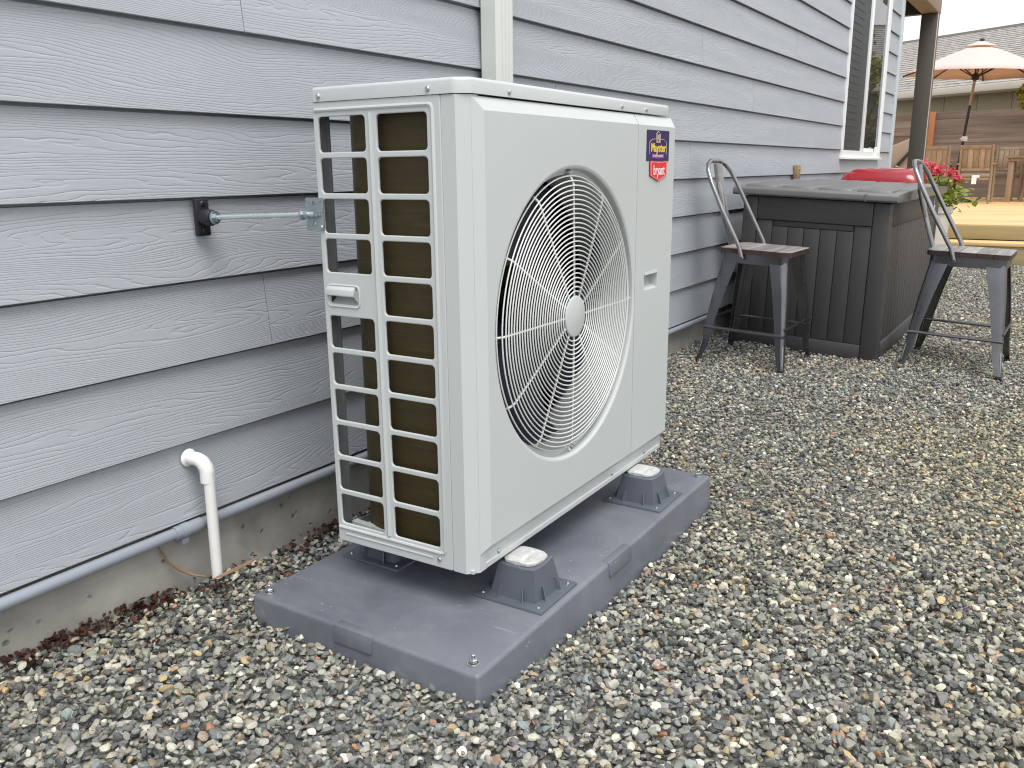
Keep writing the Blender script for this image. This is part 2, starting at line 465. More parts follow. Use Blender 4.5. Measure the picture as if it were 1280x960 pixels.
def prism(bm, poly, axis, a, b, mi=0, bev=0):
    """poly: list of 2D points in the two other axes (cyclic order), extruded along axis from a to b"""
    def P(p, v):
        if axis == 'x': return (v, p[0], p[1])
        if axis == 'y': return (p[0], v, p[1])
        return (p[0], p[1], v)
    A = [bm.verts.new(P(p, a)) for p in poly]; C = [bm.verts.new(P(p, b)) for p in poly]
    n = len(poly); fs = []
    for i in range(n): fs.append(bm.faces.new((A[i], A[(i + 1) % n], C[(i + 1) % n], C[i])))
    fs.append(bm.faces.new(list(reversed(A)))); fs.append(bm.faces.new(C))
    for f in fs: f.material_index = mi
    if bev:
        es = list({e for f in fs for e in f.edges})
        bmesh.ops.bevel(bm, geom=es, offset=bev, segments=2, profile=0.5, affect='EDGES', clamp_overlap=True)

def tube(bm, pts, r, seg=10, cap=True, closed=False, mi=0):
    pts = [Vector(p) for p in pts]; n = len(pts)
    rr = r if isinstance(r, (list, tuple)) else [r] * n
    rings = []; prev = None
    for i, p in enumerate(pts):
        if closed: d = pts[(i + 1) % n] - pts[i - 1]
        elif i == 0: d = pts[1] - pts[0]
        elif i == n - 1: d = pts[-1] - pts[-2]
        else: d = (pts[i + 1] - p).normalized() + (p - pts[i - 1]).normalized()
        d = d.normalized()
        if prev is None:
            a = Vector((0, 0, 1)) if abs(d.z) < 0.9 else Vector((1, 0, 0))
            u = d.cross(a).normalized()
        else: u = (prev - d * prev.dot(d)).normalized()
        prev = u; v = d.cross(u)
        rings.append([bm.verts.new(p + (u * math.cos(2 * math.pi * k / seg) + v * math.sin(2 * math.pi * k / seg)) * rr[i]) for k in range(seg)])
    m = n if closed else n - 1
    for i in range(m):
        a, b = rings[i], rings[(i + 1) % n]
        for k in range(seg):
            f = bm.faces.new((a[k], a[(k + 1) % seg], b[(k + 1) % seg], b[k])); f.material_index = mi
    if cap and not closed:
        bm.faces.new(list(reversed(rings[0]))).material_index = mi; bm.faces.new(rings[-1]).material_index = mi

def lathe(bm, prof, seg=32, axis='z', c=(0, 0, 0), mi=0):
    """prof: (r, h) list; revolve round axis through c"""
    c = Vector(c); rings = []
    for r, h in prof:
        ring = []
        if r < 1e-6: n = 1
        else: n = seg
        for k in range(n):
            a = 2 * math.pi * k / seg; p, q = r * math.cos(a), r * math.sin(a)
            v = (h, p, q) if axis == 'x' else ((q, h, p) if axis == 'y' else (p, q, h))
            ring.append(bm.verts.new(c + Vector(v)))
        rings.append(ring)
    for a, b in zip(rings, rings[1:]):
        if len(a) == 1 and len(b) == 1: continue
        for k in range(seg):
            l = (k + 1) % seg
            if len(a) == 1: f = (a[0], b[l], b[k])
            elif len(b) == 1: f = (a[k], a[l], b[0])
            else: f = (a[k], a[l], b[l], b[k])
            bm.faces.new(f).material_index = mi

def rrect(x0, x1, y0, y1, r, n=4):
    out = []
    for cx, cy, a0 in ((x1 - r, y1 - r, 0), (x0 + r, y1 - r, 90), (x0 + r, y0 + r, 180), (x1 - r, y0 + r, 270)):
        for i in range(n + 1):
            a = R(a0 + 90 * i / n); out.append((cx + r * math.cos(a), cy + r * math.sin(a)))
    return out

def circ(cx, cy, r, n=96): return [(cx + r * math.cos(2 * math.pi * i / n), cy + r * math.sin(2 * math.pi * i / n)) for i in range(n)]

def curve_mesh(cu):
    o = bpy.data.objects.new('tmp', cu); COL.objects.link(o)
    dg = bpy.context.evaluated_depsgraph_get()
    me = bpy.data.meshes.new_from_object(o.evaluated_get(dg))
    bpy.data.objects.remove(o); bpy.data.curves.remove(cu)
    me.materials.clear()
    return me

def plate(outer, holes, t, bev=0.0):
    cu = bpy.data.curves.new('tmp', 'CURVE'); cu.dimensions = '2D'; cu.fill_mode = 'BOTH'
    cu.extrude = max(t / 2 - bev, 1e-5); cu.bevel_depth = bev; cu.bevel_resolution = 1
    for poly in [outer] + holes:
        s = cu.splines.new('POLY'); s.points.add(len(poly) - 1); s.use_cyclic_u = True
        for p, q in zip(s.points, poly): p.co = (q[0], q[1], 0, 1)
    return curve_mesh(cu)

def text_mesh(txt, size, t=0.0004, bold=0.0, sx=1.0, spacing=1.0):
    cu = bpy.data.curves.new('tmp', 'FONT'); cu.body = txt; cu.size = size; cu.extrude = t; cu.offset = bold
    cu.align_x = 'CENTER'; cu.align_y = 'CENTER'; cu.space_character = spacing; cu.resolution_u = 3
    me = curve_mesh(cu); me.transform(Matrix.Scale(sx, 4, (1, 0, 0)))
    return me

# (u,v,w) of a flat plate -> world:  XZ plane facing -y, YZ plane facing +x
TO_XZ = Matrix(((1, 0, 0, 0), (0, 0, -1, 0), (0, 1, 0, 0), (0, 0, 0, 1)))
TO_YZ = Matrix(((0, 0, 1, 0), (1, 0, 0, 0), (0, 1, 0, 0), (0, 0, 0, 1)))
def at(me, Mx, loc):
    me.transform(Matrix.Translation(loc) @ Mx); return me

def screw_mesh(r=0.005, axis='y'):
    b = B(); s = -1 if axis == 'y' else 1
    lathe(b, [(0, s * r * 0.75), (r * 0.6, s * r * 0.68), (r, s * r * 0.3), (r, 0), (r * 1.5, -s * r * .02), (r * 1.5, -s * r * 0.3), (0, -s * r * 0.3)], 12, axis)
    bmesh.ops.recalc_face_normals(b, faces=b.faces)
    me = bpy.data.meshes.new('screw'); b.to_mesh(me); b.free(); finish(me, 'steel'); return me
SCR_Y, SCR_X = screw_mesh(0.0055, 'y'), screw_mesh(0.0055, 'x')

def gz(x, y):
    t = min(1, max(0, (y - 0.8) / 2.5)); t = t * t * (3 - 2 * t)
    dip = -0.085 * math.exp(-(((x - 0.5) / 0.75) ** 2 + ((y - 1.85) / 0.85) ** 2))
    return -0.05 * t * max(0, min(x, 4) - 0.15) + dip

# ================================================================== ground
b = B()
xs = [-40, -12, -4, -0.3] + [0.15 * i for i in range(31)] + [6, 12, 40]
ys = [-40, -10, -3, -1, 0] + [0.15 + 0.15 * i for i in range(34)] + [5.5, 7, 9, 12, 20, 40, 90]
G = [[b.verts.new((x, y, gz(x, y) - 0.014)) for y in ys] for x in xs]
for i in range(len(xs) - 1):
    for j in range(len(ys) - 1): b.faces.new((G[i][j], G[i + 1][j], G[i + 1][j + 1], G[i][j + 1]))
o = obj('ground', b, 'ground', ang=180); o['kind'] = 'structure'

# ================================================================== house
LAP, Z0 = 0.178, 0.157
YA, YB = -2.5, 9.50
house = thing('house', 'grey lap sided house wall running along the gravel behind the white heat pump', 'house')
b = B(); box(b, -0.25, -0.012, YA, YB + 0.02, -0.3, Z0 + 0.03)
obj('foundation', b, 'concrete', house)
b = B(); box(b, -4.0, -0.0135, YA, YB, Z0 + 0.031, 3.1)
obj('sheathing', b, 'dark', house)
WY0, WY1, WZ0, WZ1 = 7.33, 8.86, 0.985, 2.66
def board(y0, y1, z, name='siding_board', top=None):
    h = top if top else LAP + 0.022
    xt = 0.0155 - 0.0160 * h / LAP
    xg = 0.0155 - 0.0160 * (LAP - 0.0062) / LAP
    g = 0.0011
    bb = B()
    pr = [(0.0085, 0.0), (0.0150, 0.0), (0.0160, 0.0010)] + ([(xg + 0.0005, LAP - 0.0062), (-0.0095, LAP - 0.0050), (-0.0105, h), (-0.0128, h)] if h > LAP else [(xt + .0005, h), (xt - .008, h)]) + [(-0.0125, 0.03), (0.0, 0.018), (0.0085, 0.016)]  # groove below the next lap is added to deepen its shadow line
    # local: x out from wall, z up
    A = [bb.verts.new((p[0], g, p[1])) for p in pr]; C = [bb.verts.new((p[0], y1 - y0 - g, p[1])) for p in pr]
    n = len(pr)
    for i in range(n): bb.faces.new((A[i], A[(i + 1) % n], C[(i + 1) % n], C[i]))
    bb.faces.new(A[::-1]); bb.faces.new(C)
    return obj(name, bb, 'siding', house, (0.0, y0, z), ang=20)
JO = {6: 1.42, 7: 4.26, 2: 1.43, 8: 5.9, 5: 6.5, 0: 3.3, 1: 0.2, 3: 2.7, 4: 0.5, 9: 7.1, 10: 2.0, 11: 4.9, 12: 0.9, 13: 3.6, 14: 6.0}
for k in range(16):
    z = Z0 + k * LAP
    cuts = [YA]; j = JO.get(k, 1.0)
    while j > YA + 3.66: j -= 3.66
    while j < YB - 0.15:
        if j > YA + 0.2: cuts.append(j)
        j += 3.66
    cuts.append(YB - 0.10)
    for a, c in zip(cuts, cuts[1:]):
        segs = [(a, c)]
        if z + LAP > WZ0 and z < WZ1:          # the window opening
            segs = []
            if a < WY0: segs.append((a, min(c, WY0)))
            if c > WY1: segs.append((max(a, WY1), c))
        for (p, q) in segs:
            if q - p > 0.02: board(p, q, z)
            if (p, q) != (a, c) and z < WZ0 < z + LAP: pass
    # piece under the sill
    if z < WZ0 - 0.02 < z + LAP: board(WY0, WY1, z, 'siding_board', WZ0 - z - 0.002)
b = B(); box(b, -0.085, 0.024, YB - 0.097, YB + 0.012, Z0 - 0.02, 3.1, 0.003)
box(b, -0.19, -0.088, YB + 0.001, YB + 0.022, Z0 - 0.02, 3.1, 0.003)
obj('corner_trim', b, 'trimw', house)
# window
win = obj('window', at(plate(rrect(WY0, WY1, WZ0, WZ1, 0.002, 1), [rrect(WY0 + 0.026, WY1 - 0.04, WZ0 + 0.055, WZ1 - 0.05, 0.002, 1)], 0.06, 0.003), TO_YZ, (-0.004, 0, 0)), 'vinyl', house)
b = B(); box(b, -0.02, 0.0275, 8.03, 8.105, WZ0 + 0.056, WZ1 - 0.051, 0.003); obj('mullion', b, 'vinyl', win)
b = B()
for (ya, yb) in ((8.106, WY1 - 0.041),):
    box(b, -0.018, 0.012, ya, ya + 0.03, WZ0 + 0.056, WZ1 - 0.051, 0.002); box(b, -0.018, 0.012, yb - 0.03, yb, WZ0 + 0.056, WZ1 - 0.051, 0.002)
    box(b, -0.018, 0.012, ya + 0.031, yb - 0.031, WZ0 + 0.056, WZ0 + 0.085, 0.002)
obj('sash_frame', b, 'vinyl', win)
b = B(); box(b, 0.000, 0.006, 8.137, WY1 - 0.072, WZ0 + 0.086, WZ1 - 0.051); obj('pane', b, 'glass', win)
b = B(); box(b, 0.006, 0.012, WY0 + 0.027, 8.029, WZ0 + 0.056, WZ1 - 0.051); obj('screen_panel', b, 'screen', win)
b = B()
for i in range(22):
    z = WZ0 + 0.08 + i * 0.055
    box(b, 0.0125, 0.0145, WY0 + 0.06, WY0 + 0.45, z, z + 0.018)
obj('blind_slats', b, 'screen', win)
b = B(); box(b, -0.01, 0.045, WY0 - 0.01, WY1 + 0.01, WZ0 - 0.012, WZ0 + 0.008, 0.003); obj('sill', b, 'vinyl', win)
b = B(); lathe(b, [(0, 0), (0.014, 0), (0.016, 0.085), (0.0, 0.09)], 14, 'z', (0.030, 8.62, WZ0 + 0.010))
# small pale cup standing on the sill
obj('sill_cup', b, 'paper', win)

# downspout
b = B()
y0, y1, x0, x1 = 2.343, 2.437, 0.018, 0.084
pl = [(x0, y0 + 0.006), (x0 + 0.006, y0), (x1 - 0.008, y0), (x1, y0 + 0.008)]
yy = y0 + 0.008
nr = 4; wr = (y1 - y0 - 0.016) / nr
for i in range(nr):
    pl += [(x1, yy + wr * 0.12), (x1 + 0.003, yy + wr * 0.3), (x1 + 0.003, yy + wr * 0.7), (x1, yy + wr * 0.88)]; yy += wr
pl += [(x1, y1 - 0.008), (x1 - 0.008, y1), (x0 + 0.006, y1), (x0, y1 - 0.006)]
prism(b, pl, 'z', 0.10, 3.1)
ds = thing('downspout', 'cream rectangular metal downspout fixed upright on the grey siding behind the heat pump', 'downspout', (0.05, 2.39, 0))
obj('pipe', b, 'spout', ds, off=(0.05, 2.39, 0), ang=25)
b = B(); box(b, 0.0155, 0.0178, 2.31, 2.47, 1.60, 1.63); obj('wall_strap', b, 'spout', ds, off=(0.05, 2.39, 0))

# conduit along the foundation
cd = thing('electrical_conduit', 'grey plastic conduit running along the bottom edge of the siding', 'conduit', (0.013, 0, 0.1355))
def con(n, y0, y1, r, parent):
    bb = B(); tube(bb, [(0, y0, 0), (0, y1, 0)], r, 16); return obj(n, bb, 'conduit', parent)
con('pipe', -2.4, 1.115, 0.0140, cd); con('pipe', 1.165, 4.6, 0.0140, cd)
con('coupling', 1.105, 1.175, 0.0168, cd)
for y in (1.13, 2.6):
    b = B(); box(b, -0.022, 0.008, y - 0.009, y + 0.009, -0.03, -0.0165, 0.002); tube(b, [(0, y - .009, 0), (0, y + .009, 0)], 0.0160 if y > 2 else 0.0180, 16)
    obj('strap', b, 'conduit', cd)

# pvc drain pipe
dp = thing('drain_pipe', 'short white plastic drain pipe with an elbow coming out of the siding', 'drain pipe', (0.055, 1.178, 0.0))
b = B(); tube(b, [(0, 0, 0.012), (0, 0, 0.27)], 0.0125, 16, cap=False)
tube(b, [(0, 0, 0.27), (0, 0, 0.012)], 0.0102, 16, cap=False)
obj('pipe', b, 'pvc', dp, rot=(0, R(1.0), 0))
b = B(); tube(b, [(0, 0, 0.245), (0, 0, 0.271), (-0.002, -0.001, 0.28), (-0.008, -0.004, 0.291), (-0.018, -0.007, 0.297), (-0.032, -0.01, 0.298), (-0.048, -0.012, 0.298)], [0.0165, 0.0165, 0.0163, 0.016, 0.0158, 0.0155, 0.0155], 18)
obj('elbow', b, 'pvc', dp)
b = B(); lathe(b, [(0.0, 0), (0.019, 0), (0.021, 0.003), (0.0165, 0.006), (0, 0.006)], 14, 'x', (-0.047, -0.012, 0.298)); obj('caulk_ring', b, 'paper', dp)

# ================================================================== heat pump
O = (0.677, 1.328, 0.0)
hp = thing('heat_pump', 'white outdoor heat pump with a large round fan guard standing on grey feet', 'heat pump', O, (0, 0, R(0.8)))
def part(name, bm, mats, parent=hp, ang=32): return obj(name, bm, mats, parent, off=O, ang=ang)
def hscrew(x, y, z, axis, parent=hp): return link('screw', SCR_Y if axis == 'y' else SCR_X, parent, (x - O[0], y - O[1], z - O[2]))
XB, XF, XP = 0.308, 0.679, 0.693          # back, front flange plane, face of the pressed front
YN, YF = 1.328, 2.312
# lid
b = B()
prism(b, [(XB - .002, YN - .002), (0.6565, YN - .002), (0.6835, 1.3465), (0.6835, 2.292), (XB - .002, 2.292)], 'z', 1.056, 1.0845)
es = [e for e in b.edges if all(v.co.z > 1.08 for v in e.verts)] + [e for e in b.edges if abs(e.verts[0].co.z - e.verts[1].co.z) > 0.01]
bmesh.ops.bevel(b, geom=es, offset=0.007, segments=3, profile=0.5, affect='EDGES', clamp_overlap=True)
lid = part('top_cover', b, 'unit')
for x in (0.327, 0.600): hscrew(x, YN - .002, 1.0665, 'y', lid)
for y in (1.474, 1.99, 2.137): hscrew(0.6835, y, 1.066, 'x', lid)
# side grille
c1, c2 = (0.3205, 0.4415), (0.4725, 0.5925)
holes = []
for i in range(11):
    zt = 1.026 - 0.0805 * i; zb = zt - 0.0672
    for c in ((c1, c2) if i != 4 else (c2,)):
        holes.append(rrect(c[0] - .0030, c[1] + .0030, zb - .0030, zt + .0030, 0.0105))
hx0, hx1, hz0, hz1 = 0.322, 0.404, 0.6485, 0.6875
holes.append(rrect(hx0, hx1, hz0, hz1, 0.008))
sp = part('side_grille', at(plate(rrect(XB + .0015, 0.6235, 0.1105, 1.0535, 0.003, 2), holes, 0.0062, 0.0022), TO_XZ, (0, YN + 0.0031, 0)), 'unit')
# pressed beads on the grille
b = B(); yb = YN + 0.0006; rr_ = 0.0042
tube(b, [(0.312, yb, 1.0400), (0.598, yb, 1.0400), (0.6045, yb, 1.0375), (0.607, yb, 1.031), (0.607, yb, 0.150), (0.6045, yb, 0.1445), (0.598, yb, 0.142), (0.312, yb, 0.142)], rr_, 8)
tube(b, [(0.457, yb, 1.030), (0.457, yb, 0.151)], 0.0050, 8)
part('pressed_bead', b, 'unit', sp)
b = B(); tube(b, [(0.33, YN + 0.001, 0.1275), (0.575, YN + 0.001, 0.1275)], 0.003, 8); part('lower_bead', b, 'unit', sp)
hscrew(0.591, YN, 0.1275, 'y', sp)
# lifting handle in the grille
b = B()
prism(b, [(YN - 0.0005, hz1 + 0.002), (YN - 0.007, hz1 - 0.006), (YN - 0.0085, hz1 - 0.018), (YN - 0.0065, hz1 - 0.0195), (YN + 0.018, hz1 - 0.010), (YN + 0.018, hz1 + 0.002)], 'x', hx0 - .002, hx1 - 0.008, bev=0.001)
hexa(b, [(hx1 - 0.009, YN + .006, hz0 + .012), (hx1 + .001, YN - .0004, hz0 + 0.004), (hx1 + .001, YN + .006, hz0 + .004), (hx1 - .009, YN + .012, hz0 + .012),
         (hx1 - 0.009, YN - .0068, hz1 - .017), (hx1 + .001, YN - .0008, hz1), (hx1 + .001, YN + .006, hz1), (hx1 - .009, YN + .012, hz1 - .017)])
prism(b, [(YN + 0.0003, hz0 - 0.001), (YN + 0.026, hz0 + 0.014), (YN + 0.028, hz1 - 0.004), (YN + 0.031, hz1), (YN + 0.031, hz0 - 0.001)], 'x', hx0 - .001, hx1 + .001)
tube(b, [(p[0], YN - 0.0004, p[1]) for p in rrect(hx0 - .003, hx1 + .003, hz0 - .003, hz1 + .003, 0.009, 3)], 0.0022, 6, closed=True)
part('lifting_handle', b, 'unit', sp)
# rear corner post and inner frame, seen through the grille
b = B()
box(b, XB + .0005, XB + 0.004, YN + 0.0065, YN + 0.036, 0.118, 1.054)
box(b, XB + 0.0045, XB + 0.010, YN + 0.031, YN + 0.036, 0.118, 1.054)
box(b, XB + .0005, XB + 0.004, 2.235, 2.297, 0.118, 1.054)
box(b, XB + .0005, XB + 0.004, YN + 0.05, 2.234, 1.035, 1.054); box(b, XB + .0005, XB + 0.004, YN + 0.05, 2.234, 0.118, 0.135)
part('rear_frame', b, 'galv')
b = B()
for k in range(5):
    z = 0.30 + 0.16 * k
    tube(b, [(XB + .006, 1.56, z), (XB + .006, 2.23, z)], 0.0018, 6)
part('rear_guard', b, 'wire')
b = B()
box(b, XB + .001, 0.672, YN + 0.007, 2.298, 0.1092, 0.1165)
hexa(b, [(0.325, 1.355, .117), (0.44, 1.345, .117), (0.44, 1.36, .117), (0.325, 1.37, .117), (0.325, 1.355, .148), (0.44, 1.345, .148), (0.44, 1.36, .148), (0.325, 1.37, .148)])
part('base_pan', b, 'unit')
b = B(); lathe(b, [(0, 0.117), (0.014, 0.117), (0.016, 0.14), (0.012, 0.158), (0.0, 0.162)], 14, 'z', (0.372, 1.40, 0)); part('drain_plug', b, 'pvc')
# coil, L shaped
b = B()
path = [(0.668, 1.352)] + [(0.426 - 0.095 * math.sin(R(a)), 1.447 - 0.095 * math.cos(R(a))) for a in range(0, 91, 9)] + [(0.331, 2.285)]
off2 = []
for i, p in enumerate(path):
    a = Vector(path[max(i - 1, 0)]); c = Vector(path[min(i + 1, len(path) - 1)])
    d = (c - a).normalized(); n = Vector((d.y, -d.x))
    if n.dot(Vector((0.55, 1.8)) - Vector(p)) < 0: n = -n
    off2.append((p[0] + n.x * 0.036, p[1] + n.y * 0.036))
A0 = [b.verts.new((*p, 0.1168)) for p in path]; A1 = [b.verts.new((*p, 1.052)) for p in path]
C0 = [b.verts.new((*p, 0.1168)) for p in off2]; C1 = [b.verts.new((*p, 1.052)) for p in off2]
for i in range(len(path) - 1):
    b.faces.new((A0[i], A0[i + 1], A1[i + 1], A1[i])); b.faces.new((C0[i + 1], C0[i], C1[i], C1[i + 1]))
    b.faces.new((A1[i], A1[i + 1], C1[i + 1], C1[i])); b.faces.new((A0[i + 1], A0[i], C0[i], C0[i + 1]))
for e in (0, -1): b.faces.new((A0[e], A1[e], C1[e], C0[e]))
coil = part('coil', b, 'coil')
for k in range(26):        # copper return bends end on the far header
    if k % 2: continue
    bb = B(); tube(bb, [(0.349, 2.286, 0.16 + 0.034 * k), (0.349, 2.296, 0.165 + 0.034 * k), (0.349, 2.296, 0.185 + 0.034 * k), (0.349, 2.286, 0.19 + 0.034 * k)], 0.0035, 6)
    part('return_bend', bb, 'straw', coil)
# front panel : corner return, bevels, pressed face with the fan opening
FC, FR = (1.7320, 0.5925), 0.3285
YS = 2.069
b = B()
pp = [(0.6265, YN + 0.0008), (0.658, YN + 0.0008), (0.679, 1.3495), (0.679, 1.372), (0.675, 1.372), (0.675, 1.351), (0.6565, YN + 0.005), (0.6265, YN + 0.005)]
prism(b, pp, 'z', 0.1092, 1.0545)
fi = (1.3495, YS - .001, 0.1480, 1.0525); fo = (1.3720, YS - .001, 0.1650, 1.0270)
def bevel_frame(bm, fi, fo, sides):
    a = [(XF + .0003, fi[0], fi[2]), (XF + .0003, fi[1], fi[2]), (XF + .0003, fi[1], fi[3]), (XF + .0003, fi[0], fi[3])]
    c = [(XP, fo[0], fo[2]), (XP, fo[1], fo[2]), (XP, fo[1], fo[3]), (XP, fo[0], fo[3])]
    a = [bm.verts.new(p) for p in a]; c = [bm.verts.new(p) for p in c]
    for s in sides: bm.faces.new((a[s], a[(s + 1) % 4], c[(s + 1) % 4], c[s]))
bevel_frame(b, fi, fo, (0, 2, 3))
fpanel = part('front_panel', b, 'unit', ang=20)
pf = plate([(fo[0], fo[2]), (fo[1], fo[2]), (fo[1], fo[3]), (fo[0], fo[3])], [circ(FC[0], FC[1], FR + 0.0085, 128)], 0.0016)
part('face_sheet', at(pf, TO_YZ, (XP - .0008, 0, 0)), 'unit', fpanel)
b = B()
lathe(b, [(FR + 0.0085, XP), (FR + 0.004, XP - 0.0008), (FR + .001, XP - 0.0035), (FR, XP - 0.008), (FR - 0.0005, XP - 0.020), (FR - 0.012, XP - 0.0235), (FR - 0.013, XP - 0.028), (FR - 0.016, XP - 0.05), (FR - 0.018, XP - 0.12), (FR - 0.004, XP - 0.15)], 128, 'x', (0, FC[0], FC[1]))
part('fan_orifice', b, ['unit'], fpanel)
# service panel
fi2 = (YS + .001, YF, 0.1480, 1.0525); fo2 = (YS + .001, YF + 0.003, 0.1650, 1.0270)
b = B(); bevel_frame(b, fi2, fo2, (0, 2)); box(b, 0.60, XF + .0002, YF - 0.003, YF, 0.1092, 1.0545); box(b, 0.66, XP - 0.0018, YF - .0005, YF + 0.003, 0.165, 1.027)
svc = part('service_panel', b, 'unit', ang=20)
hy0, hy1, hzz0, hzz1 = 2.128, 2.216, 0.603, 0.651
pf = plate([(fo2[0], fo2[2]), (fo2[1], fo2[2]), (fo2[1], fo2[3]), (fo2[0], fo2[3])], [rrect(hy0, hy1, hzz0, hzz1, 0.004)], 0.0016)
part('face_sheet', at(pf, TO_YZ, (XP - .0008, 0, 0)), 'unit', svc)
b = B()
prism(b, [(XP + .0004, hzz1 + .0005), (XP + 0.0016, hzz1 - 0.007), (XP - 0.001, hzz1 - 0.0085), (XP - 0.004, hzz1 - 0.004), (XP - 0.004, hzz1 + .0005)], 'y', hy0 + .001, hy1 - .001)
prism(b, [(XP - 0.0005, hzz0), (XP - 0.018, hzz0 + 0.010), (XP - 0.026, hzz0 + .022), (XP - 0.028, hzz1), (XP - 0.031, hzz1), (XP - 0.031, hzz0 - .002)], 'y', hy0, hy1)
box(b, XP - .031, XP - .0012, hy0 - .003, hy0 - .0002, hzz0 - .002, hzz1 + .002); box(b, XP - .031, XP - .0012, hy1 + .0002, hy1 + .003, hzz0 - .002, hzz1 + .002); box(b, XP - .031, XP - .0012, hy0, hy1, hzz1 + .0002, hzz1 + .003)
part('pull_recess', b, 'unit', svc)
# inner compartment wall and far end; near-black colour paints in the cabinet's shade
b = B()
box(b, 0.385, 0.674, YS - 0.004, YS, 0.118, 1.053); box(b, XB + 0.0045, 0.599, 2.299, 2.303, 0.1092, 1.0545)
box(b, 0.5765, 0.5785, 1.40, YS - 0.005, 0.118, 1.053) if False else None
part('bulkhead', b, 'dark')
# base rail
b = B()
prism(b, [(XF - 0.006, 0.1090), (XF - 0.001, 0.1090), (XF, 0.1105), (XF, 0.1205), (XF - .003, 0.1225), (XF - .003, 0.1350), (XF, 0.137), (XF, 0.1478), (XF - .006, 0.1478)], 'y', 1.3725, YF - 0.0035)
rail = part('base_rail', b, 'unit')
for y in (1.425, 1.985, 2.2): hscrew(XF - .003, y, 0.1285, 'x', rail)
# fan
fan = thing_parent = None
b = B(); lathe(b, [(0, 0.640), (0.05, 0.638), (0.068, 0.630), (0.072, 0.60), (0.072, 0.54), (0, 0.54)], 32, 'x', (0, FC[0], FC[1]))
fan = part('fan', b, 'blade')
for k in range(3):
    b = B(); a0 = R(78 + 120 * k); nr_, na = 8, 9; top = []; bot = []
    for i in range(nr_ + 1):
        t = i / nr_; r = 0.066 + t * 0.232
        span = R(62 + 34 * t); lead = a0 + R(-26 * t * t)
        rt_, rb_ = [], []
        for j in range(na + 1):
            s = j / na; an = lead + span * s
            x = 0.628 - 0.085 * s * (1 - 0.25 * t) + 0.012 * math.sin(math.pi * s)
            y, z = FC[0] + r * math.sin(an), FC[1] + r * math.cos(an)
            rt_.append(b.verts.new((x, y, z))); rb_.append(b.verts.new((x - 0.004, y, z)))
        top.append(rt_); bot.append(rb_)
    for i in range(nr_):
        for j in range(na):
            b.faces.new((top[i][j], top[i + 1][j], top[i + 1][j + 1], top[i][j + 1])); b.faces.new((bot[i][j + 1], bot[i + 1][j + 1], bot[i + 1][j], bot[i][j]))
    for i in range(nr_):
        for j in (0, na): b.faces.new((top[i][j], top[i + 1][j], bot[i + 1][j], bot[i][j]))
    for j in range(na):
        for i in (0, nr_): b.faces.new((top[i][j], top[i][j + 1], bot[i][j + 1], bot[i][j]))
    part('blade', b, 'blade', fan)
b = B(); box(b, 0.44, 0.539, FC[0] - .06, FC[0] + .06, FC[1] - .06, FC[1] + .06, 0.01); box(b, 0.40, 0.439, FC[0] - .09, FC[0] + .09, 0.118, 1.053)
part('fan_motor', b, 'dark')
# fan guard
b = B(); XG = XP + 0.0035
lathe(b, [(0, XG + 0.0022), (0.043, XG + 0.002), (0.047, XG + 0.0005), (0.048, XG - 0.003), (0.046, XG - 0.006), (0, XG - 0.006)], 48, 'x', (0, FC[0], FC[1]))
guard = part('fan_guard', b, 'unit')
def gx(r):
    t = r / 0.316
    return XG - 0.001 - 0.004 * t * t - (0.012 * max(0, (t - 0.93) / 0.07) ** 2 if t > 0.93 else 0)
NR = 26
for i in range(NR):
    r = 0.0575 + i * (0.3135 - 0.0575) / (NR - 1)
    b = B(); tube(b, [(gx(r), FC[0] + r * math.cos(2 * math.pi * k / 96), FC[1] + r * math.sin(2 * math.pi * k / 96)) for k in range(96)], 0.00165, 6, closed=True)
    part('ring_wire', b, 'wire', guard)
for k in range(12):
    a = R(30 * k); b = B(); pts = []
    for r in (0.044, 0.12, 0.2, 0.26, 0.295, 0.306, 0.3145): pts.append((gx(r) - 0.0034, FC[0] + r * math.sin(a), FC[1] + r * math.cos(a)))
    if k % 3 == 0:
        r = 0.3245; pts.append((gx(0.313) + 0.001, FC[0] + r * math.sin(a), FC[1] + r * math.cos(a)))
    tube(b, pts, 0.0025, 6); part('spoke_wire', b, 'wire', guard)
for k in (0, 6):
    a = R(30 * k + (0 if k == 0 else -4)); r = 0.3215
    b = B(); lathe(b, [(0, 0.010), (0.004, 0.009), (0.0065, 0.004), (0.0065, 0), (0.009, 0), (0.009, -0.002), (0, -0.002)], 14, 'x', (XP - 0.020, FC[0] + r * math.sin(a), FC[1] + r * math.cos(a)))
    part('guard_screw', b, 'steel', guard)
# badges on the service panel
sy0, sy1, sz0, sz1 = 2.121, 2.272, 0.9385, 1.0165
scy, scz = (sy0 + sy1) / 2, (sz0 + sz1) / 2
st = part('dealer_sticker', at(plate(rrect(sy0, sy1, sz0, sz1, 0.003, 2), [], 0.0008), TO_YZ, (XP + .0005, 0, 0)), 'purple', svc)
def flat(name, me, m, y, z, lift, par): return part(name, at(me, TO_YZ, (XP + lift, y, z)), m, par)
flat('sticker_lettering', text_mesh('Mayster', 0.031, 0.0003, 0.0005, 1.0), 'yellow', scy + .002, scz - 0.006, 0.0013, st)
def outline(bm, pts, r, lift): tube(bm, [(XP + lift, p[0], p[1]) for p in pts], r, 5, closed=True)
b = B()
outline(b, [(scy - .012, scz + .008), (scy + .012, scz + .008), (scy + .013, scz + .030), (scy + .007, scz + .034), (scy, scz + .0355), (scy - .007, scz + .034), (scy - .013, scz + .030)], 0.0008, 0.0011)
outline(b, [(scy - .006, scz + .010), (scy + .006, scz + .010), (scy + .008, scz + .029), (scy + .002, scz + .027), (scy, scz + .015), (scy - .002, scz + .027), (scy - .008, scz + .029)], 0.0009, 0.0011)
